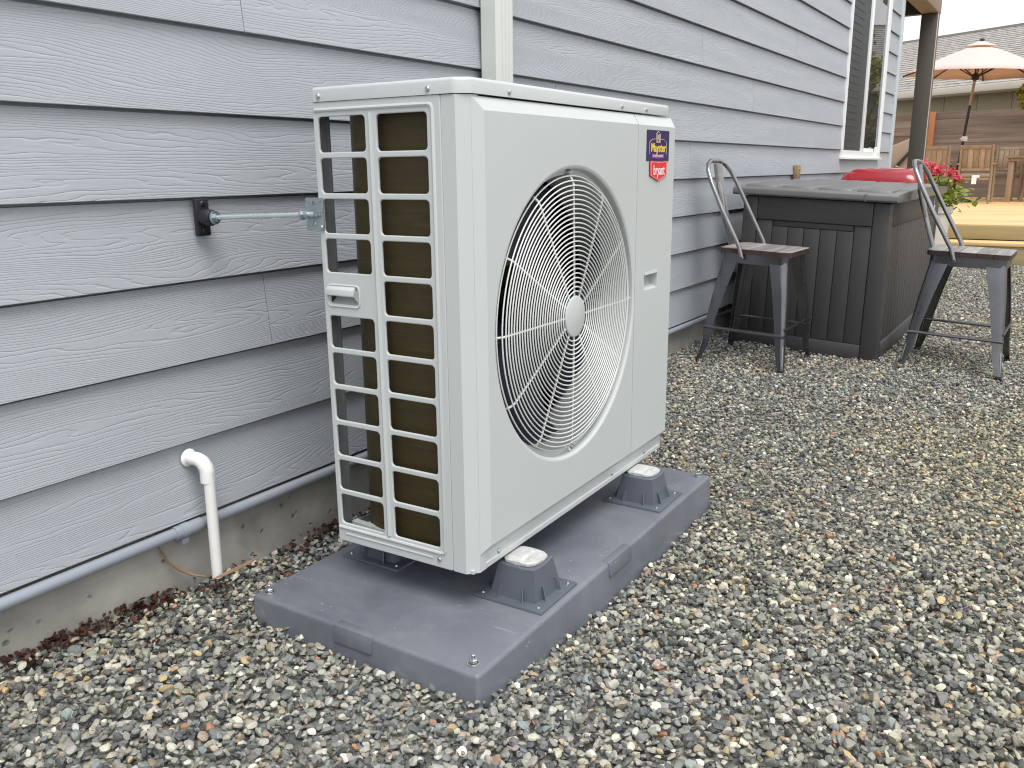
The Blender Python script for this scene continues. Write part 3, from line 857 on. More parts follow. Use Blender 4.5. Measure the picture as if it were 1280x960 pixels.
tube(b, [(XP + .0011, scy - .056, scz - .022), (XP + .0011, scy - .058, scz + .008), (XP + .0011, scy - .040, scz + .016), (XP + .0011, scy - .014, scz + .017)], 0.0006, 5)
tube(b, [(XP + .0011, scy + .056, scz - .022), (XP + .0011, scy + .058, scz + .008), (XP + .0011, scy + .040, scz + .016), (XP + .0011, scy + .014, scz + .017)], 0.0006, 5)
part('sticker_emblem', b, 'cream', st)
flat('sticker_ribbon', plate([(-.042, -.0045), (0, -.0065), (.042, -.0045), (.038, .0015), (.042, .005), (0, .003), (-.042, .005), (-.038, .0015)], [], 0.0004), 'violet', scy, scz - 0.0255, 0.0012, st)
b = B()
for i in range(9):
    y = scy - 0.030 + i * 0.0075; box(b, XP + .0014, XP + .0017, y - 0.0022, y + 0.0022, scz - .0275, scz - .0235)
part('ribbon_print', b, 'cream', st)
# red shield badge
def shield(s): return [(-.0590 * s, .022 * s), (-.050 * s, .0255 * s), (0.0, .0205 * s + .002), (.050 * s, .0255 * s), (.0590 * s, .022 * s), (.0560 * s, -.012 * s), (0, -.0265 * s), (-.0560 * s, -.012 * s)]
shy, shz = 2.199, 0.9135
sb = flat('maker_badge', plate(shield(1.0), [], 0.003, 0.0006), 'redd', shy, shz, 0.0019, svc)
flat('badge_border', plate(shield(0.96), [shield(0.88)], 0.0006), 'pink', shy, shz, 0.0038, sb)
flat('badge_field', plate(shield(0.87), [], 0.0006), 'redp', shy, shz, 0.0036, sb)
flat('badge_lettering', text_mesh('bryant', 0.037, 0.0003, 0.0, 0.80), 'white', shy, shz + 0.001, 0.0044, sb)

# ================================================================== pad
pad = thing('equipment_pad', 'rectangular grey plastic pad lying in the gravel under the heat pump', 'equipment pad', (0.554, 1.70, 0))
PO = (0.554, 1.70, 0)
ZP = 0.020
b = B(); hexa(b, [(0.200, 1.143, -0.11), (0.815, 1.143, -0.11), (0.802, 2.402, -0.11), (0.196, 2.402, -0.11), (0.204, 1.151, ZP), (0.810, 1.149, ZP), (0.797, 2.396, ZP), (0.200, 2.396, ZP)])
es = [e for e in b.edges if all(v.co.z > 0.01 for v in e.verts) or abs(e.verts[0].co.z - e.verts[1].co.z) > 0.05]
bmesh.ops.bevel(b, geom=es, offset=0.009, segments=4, profile=0.5, affect='EDGES')
slab = obj('slab', b, 'pad', pad, off=PO)
def tab(q0, q1):
    bb = B(); hexa(bb, q0 + q1, 0.0015); obj('strap_tab', bb, 'pad', pad, off=PO)
tab([(0.450, 1.1435, -0.016), (0.553, 1.1435, -0.016), (0.553, 1.17, -0.016), (0.450, 1.17, -0.016)], [(0.450, 1.1475, ZP + .0008), (0.553, 1.1475, ZP + .0008), (0.553, 1.17, ZP + .0008), (0.450, 1.17, ZP + .0008)])
tab([(0.785, 1.695, -0.014), (0.8105, 1.695, -0.014), (0.8095, 1.815, -0.014), (0.785, 1.815, -0.014)], [(0.785, 1.695, ZP + .0008), (0.8065, 1.695, ZP + .0008), (0.8055, 1.815, ZP + .0008), (0.785, 1.815, ZP + .0008)])
def bolt(x, y):
    bb = B(); lathe(bb, [(0, 0), (0.013, 0), (0.013, 0.0018), (0.0095, 0.0018), (0.0095, 0.003)], 20)
    lathe(bb, [(0.0085, 0.003), (0.0088, 0.0095), (0.0075, 0.0105), (0.0, 0.0105)], 6); lathe(bb, [(0.0042, 0.0100), (0.0042, 0.0185), (0.003, 0.0195), (0, 0.0195)], 10)
    obj('anchor_bolt', bb, 'steel', pad, (x - PO[0], y - PO[1], ZP + 0.0002))
for x, y in ((0.778, 1.180), (0.232, 1.176), (0.768, 2.368), (0.230, 2.366)): bolt(x, y)

# ================================================================== riser feet
def make_foot(loc, label):
    t = thing('riser_foot', label, 'riser foot', loc, (0, 0, R(0.8)), 'riser feet between the pad and the heat pump')
    bb = B(); hexa(bb, [(-.086, -.082, 0.0005), (.086, -.082, 0.0005), (.086, .082, 0.0005), (-.086, .082, 0.0005), (-.084, -.080, .0065), (.084, -.080, .0065), (.084, .080, .0065), (-.084, .080, .0065)], 0.0012)
    obj('base_flange', bb, 'foot', t)
    bb = B(); n = 12; lo = []; hi = []; tp = []
    for k in range(n):
        a = 2 * math.pi * (k + 0.5) / n
        q = 0.93 / max(abs(math.cos(a)), abs(math.sin(a))) ** 0.7
        lo.append(bb.verts.new((0.068 * q * math.cos(a), 0.065 * q * math.sin(a), 0.006)))
        hi.append(bb.verts.new((0.0525 * q * math.cos(a), 0.050 * q * math.sin(a), 0.0735)))
        tp.append(bb.verts.new((0.0490 * q * math.cos(a), 0.0465 * q * math.sin(a), 0.0765)))
    for k in range(n):
        l = (k + 1) % n; bb.faces.new((lo[k], lo[l], hi[l], hi[k])); bb.faces.new((hi[k], hi[l], tp[l], tp[k]))
    bb.faces.new(tp)
    obj('pedestal', bb, 'foot', t, ang=15)
    gb = B(); hexa(gb, [(.050, -.0012, .0055), (.078, -.0012, .0055), (.078, .0012, .0055), (.050, .0012, .0055), (.050, -.0008, .040), (.066, -.0008, .034), (.066, .0008, .034), (.050, .0008, .040)])
    g0 = obj('gusset', gb, 'foot', t)
    for a in (25, 65, 115, 155, 205, 245, 295, 335):
        if a == 25: g0.rotation_euler = (0, 0, R(a))
        else: link('gusset', g0.data, t, (0, 0, 0), (0, 0, R(a)))
    cb = B(); rr2 = random.Random(len(label))
    pts = []
    for k in range(16):
        a = 2 * math.pi * (k + .5) / 16; q = (0.9 / max(abs(math.cos(a)), abs(math.sin(a))) ** 0.8) * rr2.uniform(0.95, 1.04)
        pts.append((0.047 * q * math.cos(a), 0.044 * q * math.sin(a)))
    prism(cb, pts, 'z', 0.0768, 0.0845, bev=0.002)
    obj('mounting_lug', cb, 'cap', t)
    cb = B(); hexa(cb, [(-.030, -.032, .0843), (.012, -.032, .0843), (.010, .030, .0843), (-.030, .030, .0843), (-.028, -.026, .0885), (.006, -.024, .0885), (.004, .024, .0885), (-.028, .025, .0885)], .0015); obj('lug_pad', cb, 'cap', t)
    for (x, y, s) in ((.020, -.010, 1), (.026, .017, .8)):
        sb_ = B(); lathe(sb_, [(0.009 * s, 0), (0.0085 * s, .0015), (0.0045 * s, .0018), (0.004 * s, .005 * s), (0, .0055 * s)], 8); obj('lug_bolt', sb_, 'cap', t, (x, y, 0.0844))
    for (x, y) in ((.069, -.065), (.069, .065), (-.069, -.065), (-.069, .065)):
        sb_ = B(); lathe(sb_, [(0, .003), (0.003, .0026), (0.0042, 0), (0, -.0005)], 10); obj('flange_screw', sb_, 'steel', t, (x, y, 0.0067))
    return t
foot = make_foot((0.708, 1.481, ZP), 'near right grey plastic riser foot under the front corner of the heat pump')
dup(foot, (0.698, 2.121, ZP), (0, 0, R(0.8)), 'far right grey plastic riser foot near the far end of the pad')
dup(foot, (0.325, 1.478, ZP), (0, 0, R(0.8)), 'near left grey plastic riser foot in shadow under the slotted side of the heat pump')
dup(foot, (0.318, 2.118, ZP), (0, 0, R(0.8)), 'far left grey plastic riser foot hidden under the back of the heat pump')

# ================================================================== wall brace
br = thing('wall_brace', 'zinc rod brace joining a black wall plate to the rear corner of the heat pump', 'brace', (0.016, 1.255, 0.826))
b = B(); box(b, 0.0, 0.010, -0.018, 0.018, -0.040, 0.040, 0.003)
wp = obj('wall_plate', b, 'rubber', br)
for z in (-.028, .029):
    b = B(); lathe(b, [(0, .003), (0.005, .002), (0.007, 0), (0, -.001)], 12, 'x', (0.0103, 0.002, z)); obj('plate_screw', b, 'black', wp)
b = B(); lathe(b, [(0.0, 0.010), (0.016, 0.010), (0.0175, 0.016), (0.0185, 0.028), (0.0175, 0.038), (0.015, 0.043), (0, 0.043)], 24, 'x'); obj('rubber_mount', b, 'rubber', br)
e0 = Vector((0.043, 0.003, 0.0)); e1 = Vector((0.295, 0.050, 0.010)); dv = (e1 - e0).normalized()
b = B(); tube(b, [e0 + dv * -.001, e0 + dv * 0.004], 0.0145, 24); tube(b, [e0 + dv * 0.004, e0 + dv * 0.011], 0.0095, 6); obj('mount_nut', b, 'zinc', br)
b = B(); tube(b, [e0 + dv * 0.009, e1], 0.0052, 12); obj('threaded_rod', b, 'rod', br)
b = B(); tube(b, [e1 - dv * 0.030, e1 - dv * 0.026], 0.0115, 20); tube(b, [e1 - dv * 0.026, e1 - dv * 0.016], 0.0085, 6); tube(b, [e1 - dv * 0.016, e1 - dv * 0.013], 0.010, 20); obj('lock_nut', b, 'zinc', br)
tri = lambda cx, cz: [(cx - .008, cz - .004), (cx + .008, cz - .004), (cx, cz + .008)]
me = plate(rrect(0.258, 0.307, -0.030, 0.036, 0.002, 2), [tri(0.281, 0.024), tri(0.281, -0.016), circ(0.266, 0.026, .0022, 10), circ(0.266, -0.022, .0022, 10), circ(0.30, 0.028, .0022, 10), circ(0.30, -0.022, .0022, 10)], 0.0025, 0.0004)
ap = obj('angle_plate', at(me, TO_XZ, (0, 0.0655, 0.006)), 'zinc', br)
b = B(); tube(b, [e1 - dv * 0.016, e1 + dv * 0.002], 0.0042, 10); box(b, 0.263, 0.30, 0.052, 0.0640, 0.004, 0.0095, 0.001); obj('clamp_strip', b, 'zinc', ap)
b = B(); lathe(b, [(0, -0.004), (0.004, -.0035), (0.0055, -.001), (0.0055, 0), (0, 0)], 12, 'y', (0.3005, 0.064, -0.018)); obj('plate_screw', b, 'zinc', ap)

# ================================================================== bar stools
def make_stool(loc, rot, label):
    t = thing('bar_stool', label, 'bar stool', loc, rot, 'bar stools beside the deck box')
    SH = 0.525                                            # underside of the wood seat
    FX, FY = 0.215, 0.232
    def leg(sx, sy):
        bb = B(); rings = []
        st_ = [(SH - 0.004, 0.150, 0.150, 0.082), (SH - 0.03, 0.156, 0.157, 0.080), (0.34, 0.178, 0.184, 0.062), (0.20, 0.194, 0.205, 0.048), (0.09, 0.203, 0.218, 0.038), (0.045, 0.2095, 0.226, 0.032), (0.006, FX, FY, 0.024)]
        for z, x, y, wd in st_:
            th = 0.003; rc = wd * 0.42
            prof = [(-wd, 0), (-rc, 0), (-rc * 0.3, -rc * 0.08), (-rc * 0.08, -rc * 0.3), (0, -rc), (0, -wd)]
            inn = [(-th, -wd), (-th, -rc), (-rc * 0.08 - th, -rc * 0.3 - th * .6), (-rc * 0.3 - th * .6, -rc * 0.08 - th), (-rc, -th), (-wd, -th)]
            rings.append([bb.verts.new(((x + p[0]) * sx, (y + p[1]) * sy, z)) for p in prof + inn])
        n = len(rings[0])
        for a, c in zip(rings, rings[1:]):
            for k in range(n): bb.faces.new((a[k], a[(k + 1) % n], c[(k + 1) % n], c[k]))
        bb.faces.new(rings[0]); bb.faces.new(rings[-1][::-1])
        lg = obj('leg', bb, 'gun', t, ang=40)
        bb = B()
        # pressed rib down the corner and the rubber tip
        p0 = Vector(((0.150 + 0.047 - 0.012) * sx, (0.150 + .056 - .012) * sy, 0.19)); p1 = Vector(((FX - 0.0085) * sx, (FY - 0.0085) * sy, 0.03))
        tube(bb, [p0, p0.lerp(p1, .5), p1], [0.002, 0.006, 0.005], 8); obj('leg_rib', bb, 'gun_l', lg)  # lighter steel puts a highlight along the rib into the colour
        bb = B(); box(bb, min((FX - .024) * sx, FX * sx + .002 * sx), max((FX - .024) * sx, FX * sx + .002 * sx), min((FY - .024) * sy, FY * sy + .002 * sy), max((FY - .024) * sy, FY * sy + .002 * sy), -0.010, 0.012, 0.003)
        obj('rubber_tip', bb, 'rubber', lg)
    for sx in (-1, 1):
        for sy in (-1, 1): leg(sx, sy)
    bb = B()
    o_ = rrect(-0.158, 0.158, -0.158, 0.158, 0.03, 4); i_ = rrect(-0.154, 0.154, -0.154, 0.154, 0.027, 4)
    lo = [bb.verts.new((p[0], p[1], SH - 0.045)) for p in o_]; hi = [bb.verts.new((p[0], p[1], SH)) for p in o_]
    lo2 = [bb.verts.new((p[0], p[1], SH - 0.045)) for p in i_]; hi2 = [bb.verts.new((p[0], p[1], SH)) for p in i_]
    n = len(o_)
    for k in range(n):
        l = (k + 1) % n
        bb.faces.new((lo[k], lo[l], hi[l], hi[k])); bb.faces.new((hi2[k], hi2[l], lo2[l], lo2[k])); bb.faces.new((hi[k], hi[l], hi2[l], hi2[k])); bb.faces.new((lo2[k], lo2[l], lo[l], lo[k]))
    obj('apron', bb, 'gun', t)
    bb = B()
    for s in (1, -1):
        d = Vector((0.14, 0.14 * s, 0)); n_ = Vector((-s * 0.009, 0.009, 0)).normalized() * 0.011
        q = [(-d - n_), (d - n_), (d + n_), (-d + n_)]
        zz = SH - 0.050 - (0.0035 if s < 0 else 0)
        hexa(bb, [(v.x, v.y, zz) for v in q] + [(v.x, v.y, zz + 0.003) for v in q])
    obj('cross_brace', bb, 'black', t)
    # seat of five boards with rounded outer corners
    nb = 5; w0 = -0.172; wb = 0.344 / nb
    for k in range(nb):
        xa, xb = w0 + k * wb + 0.0007, w0 + (k + 1) * wb - 0.0007
        if k == 0: pl_ = [(xb, -.172), (xb, .172), (xa + .03, .172), (xa + .009, .163), (xa, .142), (xa, -.142), (xa + .009, -.163), (xa + .03, -.172)]
        elif k == nb - 1: pl_ = [(xa, -.172), (xb - .03, -.172), (xb - .009, -.163), (xb, -.142), (xb, .142), (xb - .009, .163), (xb - .03, .172), (xa, .172)]
        else: pl_ = [(xa, -.172), (xb, -.172), (xb, .172), (xa, .172)]
        bb = B(); prism(bb, pl_, 'z', SH + 0.001, SH + 0.024)
        for f in bb.faces:
            if f.normal.z < 0.5 and abs(f.calc_center_median().z - SH - .024) > 0.002: f.material_index = 1
        obj('seat_board', bb, ['seatw', 'seatedge'], t)
    # footrest bars
    for (p, q) in (((-.198, -.208, .165), (.198, -.208, .165)), ((-.198, .208, .165), (.198, .208, .165)), ((.192, -.203, .195), (.192, .203, .195)), ((-.192, -.203, .195), (-.192, .203, .195))):
        bb = B(); tube(bb, [p, q], 0.0075, 10); obj('footrest_bar', bb, 'gun', t)
    # bent tube back
    pts = []
    for y, s in ((-1, 1), (1, -1)):
        seg = [(-0.05, -0.176, SH - 0.022), (-0.072, -0.178, SH + 0.04), (-0.168, -0.178, SH + 0.20), (-0.236, -0.166, SH + 0.32), (-0.266, -0.146, SH + 0.375), (-0.284, -0.108, SH + 0.406), (-0.294, -0.055, SH + 0.420)]
        if y > 0: seg = [(p[0], -p[1], p[2]) for p in reversed(seg)]
        pts += seg
    bb = B(); tube(bb, pts, 0.0105, 12); bk = obj('back_tube', bb, 'gun_l', t)
    for s in (-1, 1):
        bb = B(); tube(bb, [(-0.052, s * 0.160, SH - 0.018), (-0.052, s * 0.190, SH - 0.018)], 0.008, 10); obj('back_bolt', bb, 'gun', bk)
    bb = B(); top, bot = [], []
    for i in range(9):
        s = i / 8; x = -0.168 - 0.118 * s - 0.012 * math.sin(math.pi * s); z = SH + 0.003 + 0.405 * s; hw = 0.044 + 0.012 * s
        r1, r2 = [], []
        for j in range(7):
            v_ = (j / 6 - 0.5) * 2; dx = 0.010 * v_ * v_
            r1.append(bb.verts.new((x + dx, hw * v_, z))); r2.append(bb.verts.new((x + dx - 0.003, hw * v_, z)))
        top.append(r1); bot.append(r2)
    for i in range(8):
        for j in range(6):
            bb.faces.new((top[i][j], top[i][j + 1], top[i + 1][j + 1], top[i + 1][j])); bb.faces.new((bot[i + 1][j], bot[i + 1][j + 1], bot[i][j + 1], bot[i][j]))
        for j in (0, 6): bb.faces.new((top[i][j], top[i + 1][j], bot[i + 1][j], bot[i][j]))
    for j in range(6):
        for i in (0, 8): bb.faces.new((top[i][j], top[i][j + 1], bot[i][j + 1], bot[i][j]))
    sl = obj('back_splat', bb, 'gun_l', t)
    bb = B(); tube(bb, [(-0.220 - 0.046 * k / 5.0, 0.0, SH + 0.16 + 0.16 * k / 5.0) for k in range(6)], [0.008, 0.012, 0.014, 0.015, 0.016, 0.010], 10); obj('pressed_oval', bb, 'gun_l', sl)
    return t
stool = make_stool((0.357, 4.225, -0.006), (0, R(2.6), R(-1.5)), 'worn metal bar stool standing between the house wall and the deck box front')
st2 = dup(stool, (1.205, 4.80, -0.050), (0, R(2.2), R(-1.0)), 'worn metal bar stool standing on open gravel right of the deck box')

st2.scale = (1.05, 1.05, 1.035)
# ================================================================== deck box
DB = thing('deck_box', 'long charcoal resin deck box with planked sides standing on the gravel by the wall', 'deck box', (0.135, 4.545, 0.0), (0, R(2.85), 0))
L_, W_, H_ = 1.70, 0.735, 0.780
def tx(z, left): return (-0.010 * z / H_) if left else (W_ - 0.028 * z / H_)
b = B(); i = 0.016
hexa(b, [(i, i, 0.0), (W_ - i, i, 0), (W_ - i, L_ - i, 0), (i, L_ - i, 0), (tx(H_, 1) + i, i - .008, H_), (tx(H_, 0) - i, i - .008, H_), (tx(H_, 0) - i, L_ - i, H_), (tx(H_, 1) + i, L_ - i, H_)])
obj('body', b, 'boxp', DB)
def fpt(u, z, d=0.0):            # point on the near face: u 0..1 across, z height, d proud
    return (tx(z, 1) + (tx(z, 0) - tx(z, 1)) * u, 0.006 - 0.010 * z / H_ - d, z)
def fboard(name, u0, u1, z0, z1, d, back=0.02, bev=0.003, poly=None):
    bb = B()
    q0 = [fpt(u0, z0, d), fpt(u1, z0, d), (fpt(u1, z0)[0], fpt(u1, z0)[1] + back, z0), (fpt(u0, z0)[0], fpt(u0, z0)[1] + back, z0)]
    q1 = [fpt(u0, z1, d), fpt(u1, z1, d), (fpt(u1, z1)[0], fpt(u1, z1)[1] + back, z1), (fpt(u0, z1)[0], fpt(u0, z1)[1] + back, z1)]
    hexa(bb, q0 + q1, bev); return obj(name, bb, 'boxp', DB)
fboard('corner_post', 0.0, 0.105, 0.078, H_, 0.006, 0.09, 0.006); fboard('corner_post', 0.895, 1.0, 0.0, H_, 0.006, 0.09, 0.006)
fboard('skirt', -0.002, 0.893, 0.0, 0.075, 0.007, 0.02, 0.003)
fboard('top_rail', 0.107, 0.893, 0.665, H_, 0.008, 0.02, 0.004)
nbd = 7
for k in range(nbd):
    u0 = 0.107 + k * 0.786 / nbd; u1 = u0 + 0.786 / nbd
    zt = 0.663 if k in (0, nbd - 1) else 0.632
    fboard('panel_board', u0 + 0.002, u1 - 0.002, 0.077, zt, 0.0, 0.02, 0.0025)
fboard('grip_lip', 0.107 + 0.786 / nbd + .01, 0.893 - 0.786 / nbd - .01, 0.6345, 0.6630, -0.004, 0.012, 0.003)
# right face
def rboard(name, y0, y1, z0, z1, d, bev=0.0025, thick=0.02):
    bb = B()
    def P(y, z, dd): return (tx(z, 0) + dd - 0.008, y, z)
    hexa(bb, [P(y0, z0, -thick), P(y0, z0, d), P(y1, z0, d), P(y1, z0, -thick), P(y0, z1, -thick), P(y0, z1, d), P(y1, z1, d), P(y1, z1, -thick)], bev); return obj(name, bb, 'boxp', DB)
rboard('top_rail', 0.10, L_ - 0.02, 0.665, H_, 0.009, 0.004)
rboard('skirt', 0.10, L_ - 0.02, 0.0, 0.085, 0.017, 0.006)
nrb = 18
for k in range(nrb):
    y0 = 0.10 + k * (L_ - 0.13) / nrb; rboard('panel_board', y0 + 0.0025, y0 + (L_ - 0.13) / nrb - 0.0025, 0.087, 0.663, 0.002)
rboard('corner_post', L_ - 0.03, L_ + .03, 0.0, H_, 0.008, 0.004)
# lid
b = B()
xa, xb = -0.060, W_ + 0.007
prof = [(-0.045, H_ + 0.004), (-0.055, H_ + 0.012), (-0.053, H_ + 0.036), (-0.043, H_ + 0.044), (L_ * 0.3, H_ + 0.060), (L_ * 0.7, H_ + 0.060), (L_ + 0.025, H_ + 0.044), (L_ + 0.035, H_ + 0.036), (L_ + 0.035, H_ + 0.004)]
prism(b, prof, 'x', xa, xb, bev=0.003)
lidb = obj('lid', b, 'lidp', DB)
for k in range(4):
    x = -0.02 + k * 0.185
    bb = B(); hexa(bb, [(x, 0.02, H_ + .045), (x + .165, 0.02, H_ + .045), (x + .165, L_ - .04, H_ + .045), (x, L_ - .04, H_ + .045), (x + .006, 0.03, H_ + .0585), (x + .159, 0.03, H_ + .0585), (x + .159, L_ - .05, H_ + .0585), (x + .006, L_ - .05, H_ + .0585)], 0.003)
    obj('lid_rib', bb, 'lidp', lidb)
b = B(); box(b, W_ - 0.145, W_ - 0.132, -0.0575, -0.05, H_ + 0.006, H_ + 0.040, 0.001); obj('lid_notch', b, 'lidp', lidb)
# blue eye charm on the right face
tagc = thing('eye_charm', 'small blue and white glass eye charm hanging on the right side of the deck box', 'charm', (0.888, 5.98, 0.672))
b = B(); lathe(b, [(0, 0.004), (0.016, 0.003), (0.020, 0), (0.016, -0.003), (0, -0.004)], 20, 'x'); obj('disc', b, 'blue', tagc)
b = B(); lathe(b, [(0, 0.0062), (0.010, 0.0055), (0.011, 0.003)], 18, 'x'); obj('white_ring', b, 'white', tagc)
b = B(); lathe(b, [(0, 0.0078), (0.005, 0.007), (0.0055, 0.005)], 14, 'x'); obj('pupil', b, 'black', tagc)
b = B(); tube(b, [(0, 0, 0.018), (0, 0, 0.065)], 0.0015, 6); obj('cord', b, 'white', tagc)
# little wooden block screwed to the wall behind the box
pg = thing('wooden_block', 'little brown wooden block fixed on the siding above the deck box', 'wooden block', (0.016, 6.02, 0.885))
b = B(); box(b, 0, 0.03, -0.035, 0.035, -0.042, 0.045, 0.003); obj('block', b, 'brownw', pg)
b = B(); lathe(b, [(0, 0.004), (0.005, 0.003), (0.006, 0), (0, 0)], 10, 'x', (0.0305, 0, 0.02)); obj('screw', b, 'steel', pg)

# ================================================================== red barbecue
bq = thing('barbecue', 'red lidded barbecue standing behind the deck box near the house corner', 'barbecue', (0.36, 7.25, 0.0))
b = B(); prof = [(-.22, .74), (-.235, .78), (-.21, .85), (-.14, .893), (0, .905), (.14, .893), (.21, .85), (.235, .78), (.22, .74)]
sec = []
for x, s in ((-.285, .55), (-.265, .80), (-.20, .97), (-.15, 1.0), (.0, 1.0), (.15, 1.0), (.22, .97), (.265, .80), (.285, .55)):
    sec.append([b.verts.new((x, p[0] * (0.6 + .4 * s), 0.74 + (p[1] - 0.74) * s)) for p in prof])
for a, c in zip(sec, sec[1:]):
    for k in range(len(prof) - 1): b.faces.new((a[k], a[k + 1], c[k + 1], c[k]))
    b.faces.new((a[-1], a[0], c[0], c[-1]))
b.faces.new(sec[0]); b.faces.new(sec[-1][::-1])
bmesh.ops.subdivide_edges(b, edges=list(b.edges), cuts=1, use_grid_fill=True, smooth=0.3)
lidq = obj('lid', b, 'red', bq, ang=60)
b = B(); tube(b, [(-.15, -.225, .765), (-.15, -.265, .76), (.15, -.265, .76), (.15, -.225, .765)], 0.011, 10); obj('lid_handle', b, 'black', lidq)
b = B(); hexa(b, [(-.20, -.16, .52), (.20, -.16, .52), (.20, .16, .52), (-.20, .16, .52), (-.275, -.215, .735), (.275, -.215, .735), (.275, .215, .735), (-.275, .215, .735)], 0.02); obj('firebox', b, 'black', bq)
b = B(); box(b, -.345, -.287, -.17, .17, .765, .79, .008); obj('side_handle', b, 'black', bq)
for sx in (-1, 1):
    for sy in (-1, 1):
        b = B(); tube(b, [(sx * .18, sy * .14, .55), (sx * .25, sy * .19, -.01)], 0.014, 8); obj('leg', b, 'black', bq)
for sy in (-1, 1):
    b = B(); lathe(b, [(0, -.015), (.07, -.015), (.078, -.008), (.078, .008), (.07, .015), (0, .015)], 20, 'y', (-.25, sy * .215, .078)); obj('wheel', b, 'black', bq)

# ================================================================== deck, step, porch
DZ, DY = 0.317, 10.32
dk = thing('timber_deck', 'low honey coloured timber deck behind the house corner', 'deck', (0, DY, 0))
bw = 0.14; bb = B(); box(bb, -5.0, 3.6, 0.002, bw - 0.004, DZ - 0.026, DZ, 0.003, 1)
d0 = obj('deck_board', bb, 'deckw', dk)
for k in range(1, 61): link('deck_board', d0.data, dk, (0, k * bw, 0))
b = B(); box(b, -0.3, 3.6, -0.030, -0.002, DZ - 0.150, DZ - 0.012, 0.003); obj('fascia_board', b, 'fascia', dk)
b = B(); box(b, -4.9, 3.5, 0.05, 8.5, -0.2, DZ - 0.03); obj('underframe', b, 'dark', dk)
sp_ = thing('deck_step', 'single timber step lying along the front of the deck', 'step', (0, DY - 0.35, 0))
for k in range(2):
    b = B(); box(b, 0.15, 3.5, k * 0.155, k * 0.155 + 0.150, 0.125, 0.160, 0.004); obj('tread_board', b, 'deckw', sp_)
b = B(); box(b, 0.17, 3.48, 0.015, 0.045, -0.12, 0.124, 0.003); obj('riser_board', b, 'fascia', sp_)
pc = thing('porch', 'dark square porch post carrying a tan beam at the house corner', 'porch post', (0.11, 10.48, 0))
b = B(); box(b, -0.078, 0.078, -0.078, 0.078, DZ + .002, 2.44, 0.006); obj('post', b, 'post', pc)
b = B(); box(b, -0.078, 0.085, -1.0, 0.079, 2.441, 2.70, 0.006); obj('beam', b, 'beamp', pc)
b = B(); box(b, -5.0, 0.10, -0.9, 0.10, 2.702, 2.80); box(b, -5.0, -0.09, -0.02, 0.078, 2.45, 2.70); obj('porch_roof', b, 'post', pc)
b = B(); box(b, 0.0785, 0.0820, -0.070, -0.045, DZ + .002, 2.44); obj('lit_edge_strip', b, 'gutter', pc)  # no real trim: pale strip paints in the lit side of the post

# ================================================================== patio chairs, table, parasol
def make_chair(loc, rz, label):
    t = thing('patio_chair', label, 'patio chair', loc, (0, 0, rz), 'teak patio chairs on the deck')
    # local: back towards -y
    for s in (-1, 1):
        b = B(); tube(b, [(s * .235, -.30, 0.0), (s * .23, -.235, .42), (s * .225, -.26, .62), (s * .222, -.33, .90)], 0.020, 8); obj('back_leg', b, 'teak', t)
        b = B(); tube(b, [(s * .24, .24, 0), (s * .235, .21, .60)], 0.020, 8); obj('front_leg', b, 'teak', t)
        b = B(); box(b, s * .24 - .03, s * .24 + .03, -.28, .25, .60, .625, .006); obj('armrest', b, 'teak', t)
    b = B(); box(b, -.22, .22, -.24, .22, .36, .40, .005); obj('seat', b, 'teak', t)
    b = B(); box(b, -.225, .225, -.25, .23, .401, .475, .025, 3); obj('cushion', b, 'cushion', t)
    for z0, z1, ya, yb in ((.50, .545, -.245, -.255), (.845, .90, -.318, -.33)):
        b = B(); hexa(b, [(-.203, ya - .02, z0), (.203, ya - .02, z0), (.203, ya, z0), (-.203, ya, z0), (-.201, yb - .02, z1), (.201, yb - .02, z1), (.201, yb, z1), (-.201, yb, z1)], .003); obj('back_rail', b, 'teak', t)
    for k in range(5):
        x = -.2 + k * .0808
        b = B(); hexa(b, [(x, -.258, .546), (x + .072, -.258, .546), (x + .072, -.246, .546), (x, -.246, .546), (x, -.330, .844), (x + .072, -.330, .844), (x + .072, -.318, .844), (x, -.318, .844)], .002); obj('back_slat', b, 'teak', t)
    return t
chair = make_chair((0.19, 16.25, DZ + .002), 0, 'middle wooden patio chair with white tag, its back turned to the yard')
b = B(); box(b, -.035, .035, -.285, -.282, .30, .44); box(b, .036, .075, -.285, -.282, .40, .44); tgo = obj('paper_tag', b, 'paper', chair)
ch2 = dup(chair, (-0.46, 16.35, DZ + .002), (0, 0, R(4)), 'left wooden patio chair partly hidden by red geraniums and porch post')
for c in list(ch2.children):
    if c.name.startswith('paper_tag'): bpy.data.objects.remove(c)
ch3 = dup(chair, (1.12, 17.1, DZ + .002), (0, 0, R(-88)), 'rightmost wooden patio chair with pale cushion seen side on beyond the table')
ch4 = dup(chair, (0.52, 18.0, DZ + .002), (0, 0, R(178)), 'farthest wooden patio chair facing the yard behind the table')
for cc in (ch3, ch4):
    for c in list(cc.children):
        if c.name.startswith('paper_tag'): bpy.data.objects.remove(c)
tb = thing('patio_table', 'wooden slatted patio table standing right of the middle chair', 'table', (0.92, 16.9, DZ + .002))
for k in range(6):
    b = B(); box(b, -.36, .36, -.36 + k * .122, -.36 + k * .122 + .112, .70, .725, .003); obj('top_slat', b, 'teak', tb)
b = B(); box(b, -.33, .33, -.33, .33, .65, .698); obj('table_frame', b, 'teak', tb)
for sx in (-1, 1):
    for sy in (-1, 1):
        b = B(); box(b, sx * .27 - .04, sx * .27 + .04, sy * .27 - .04, sy * .27 + .04, 0, .649, .004); obj('leg', b, 'teak', tb)

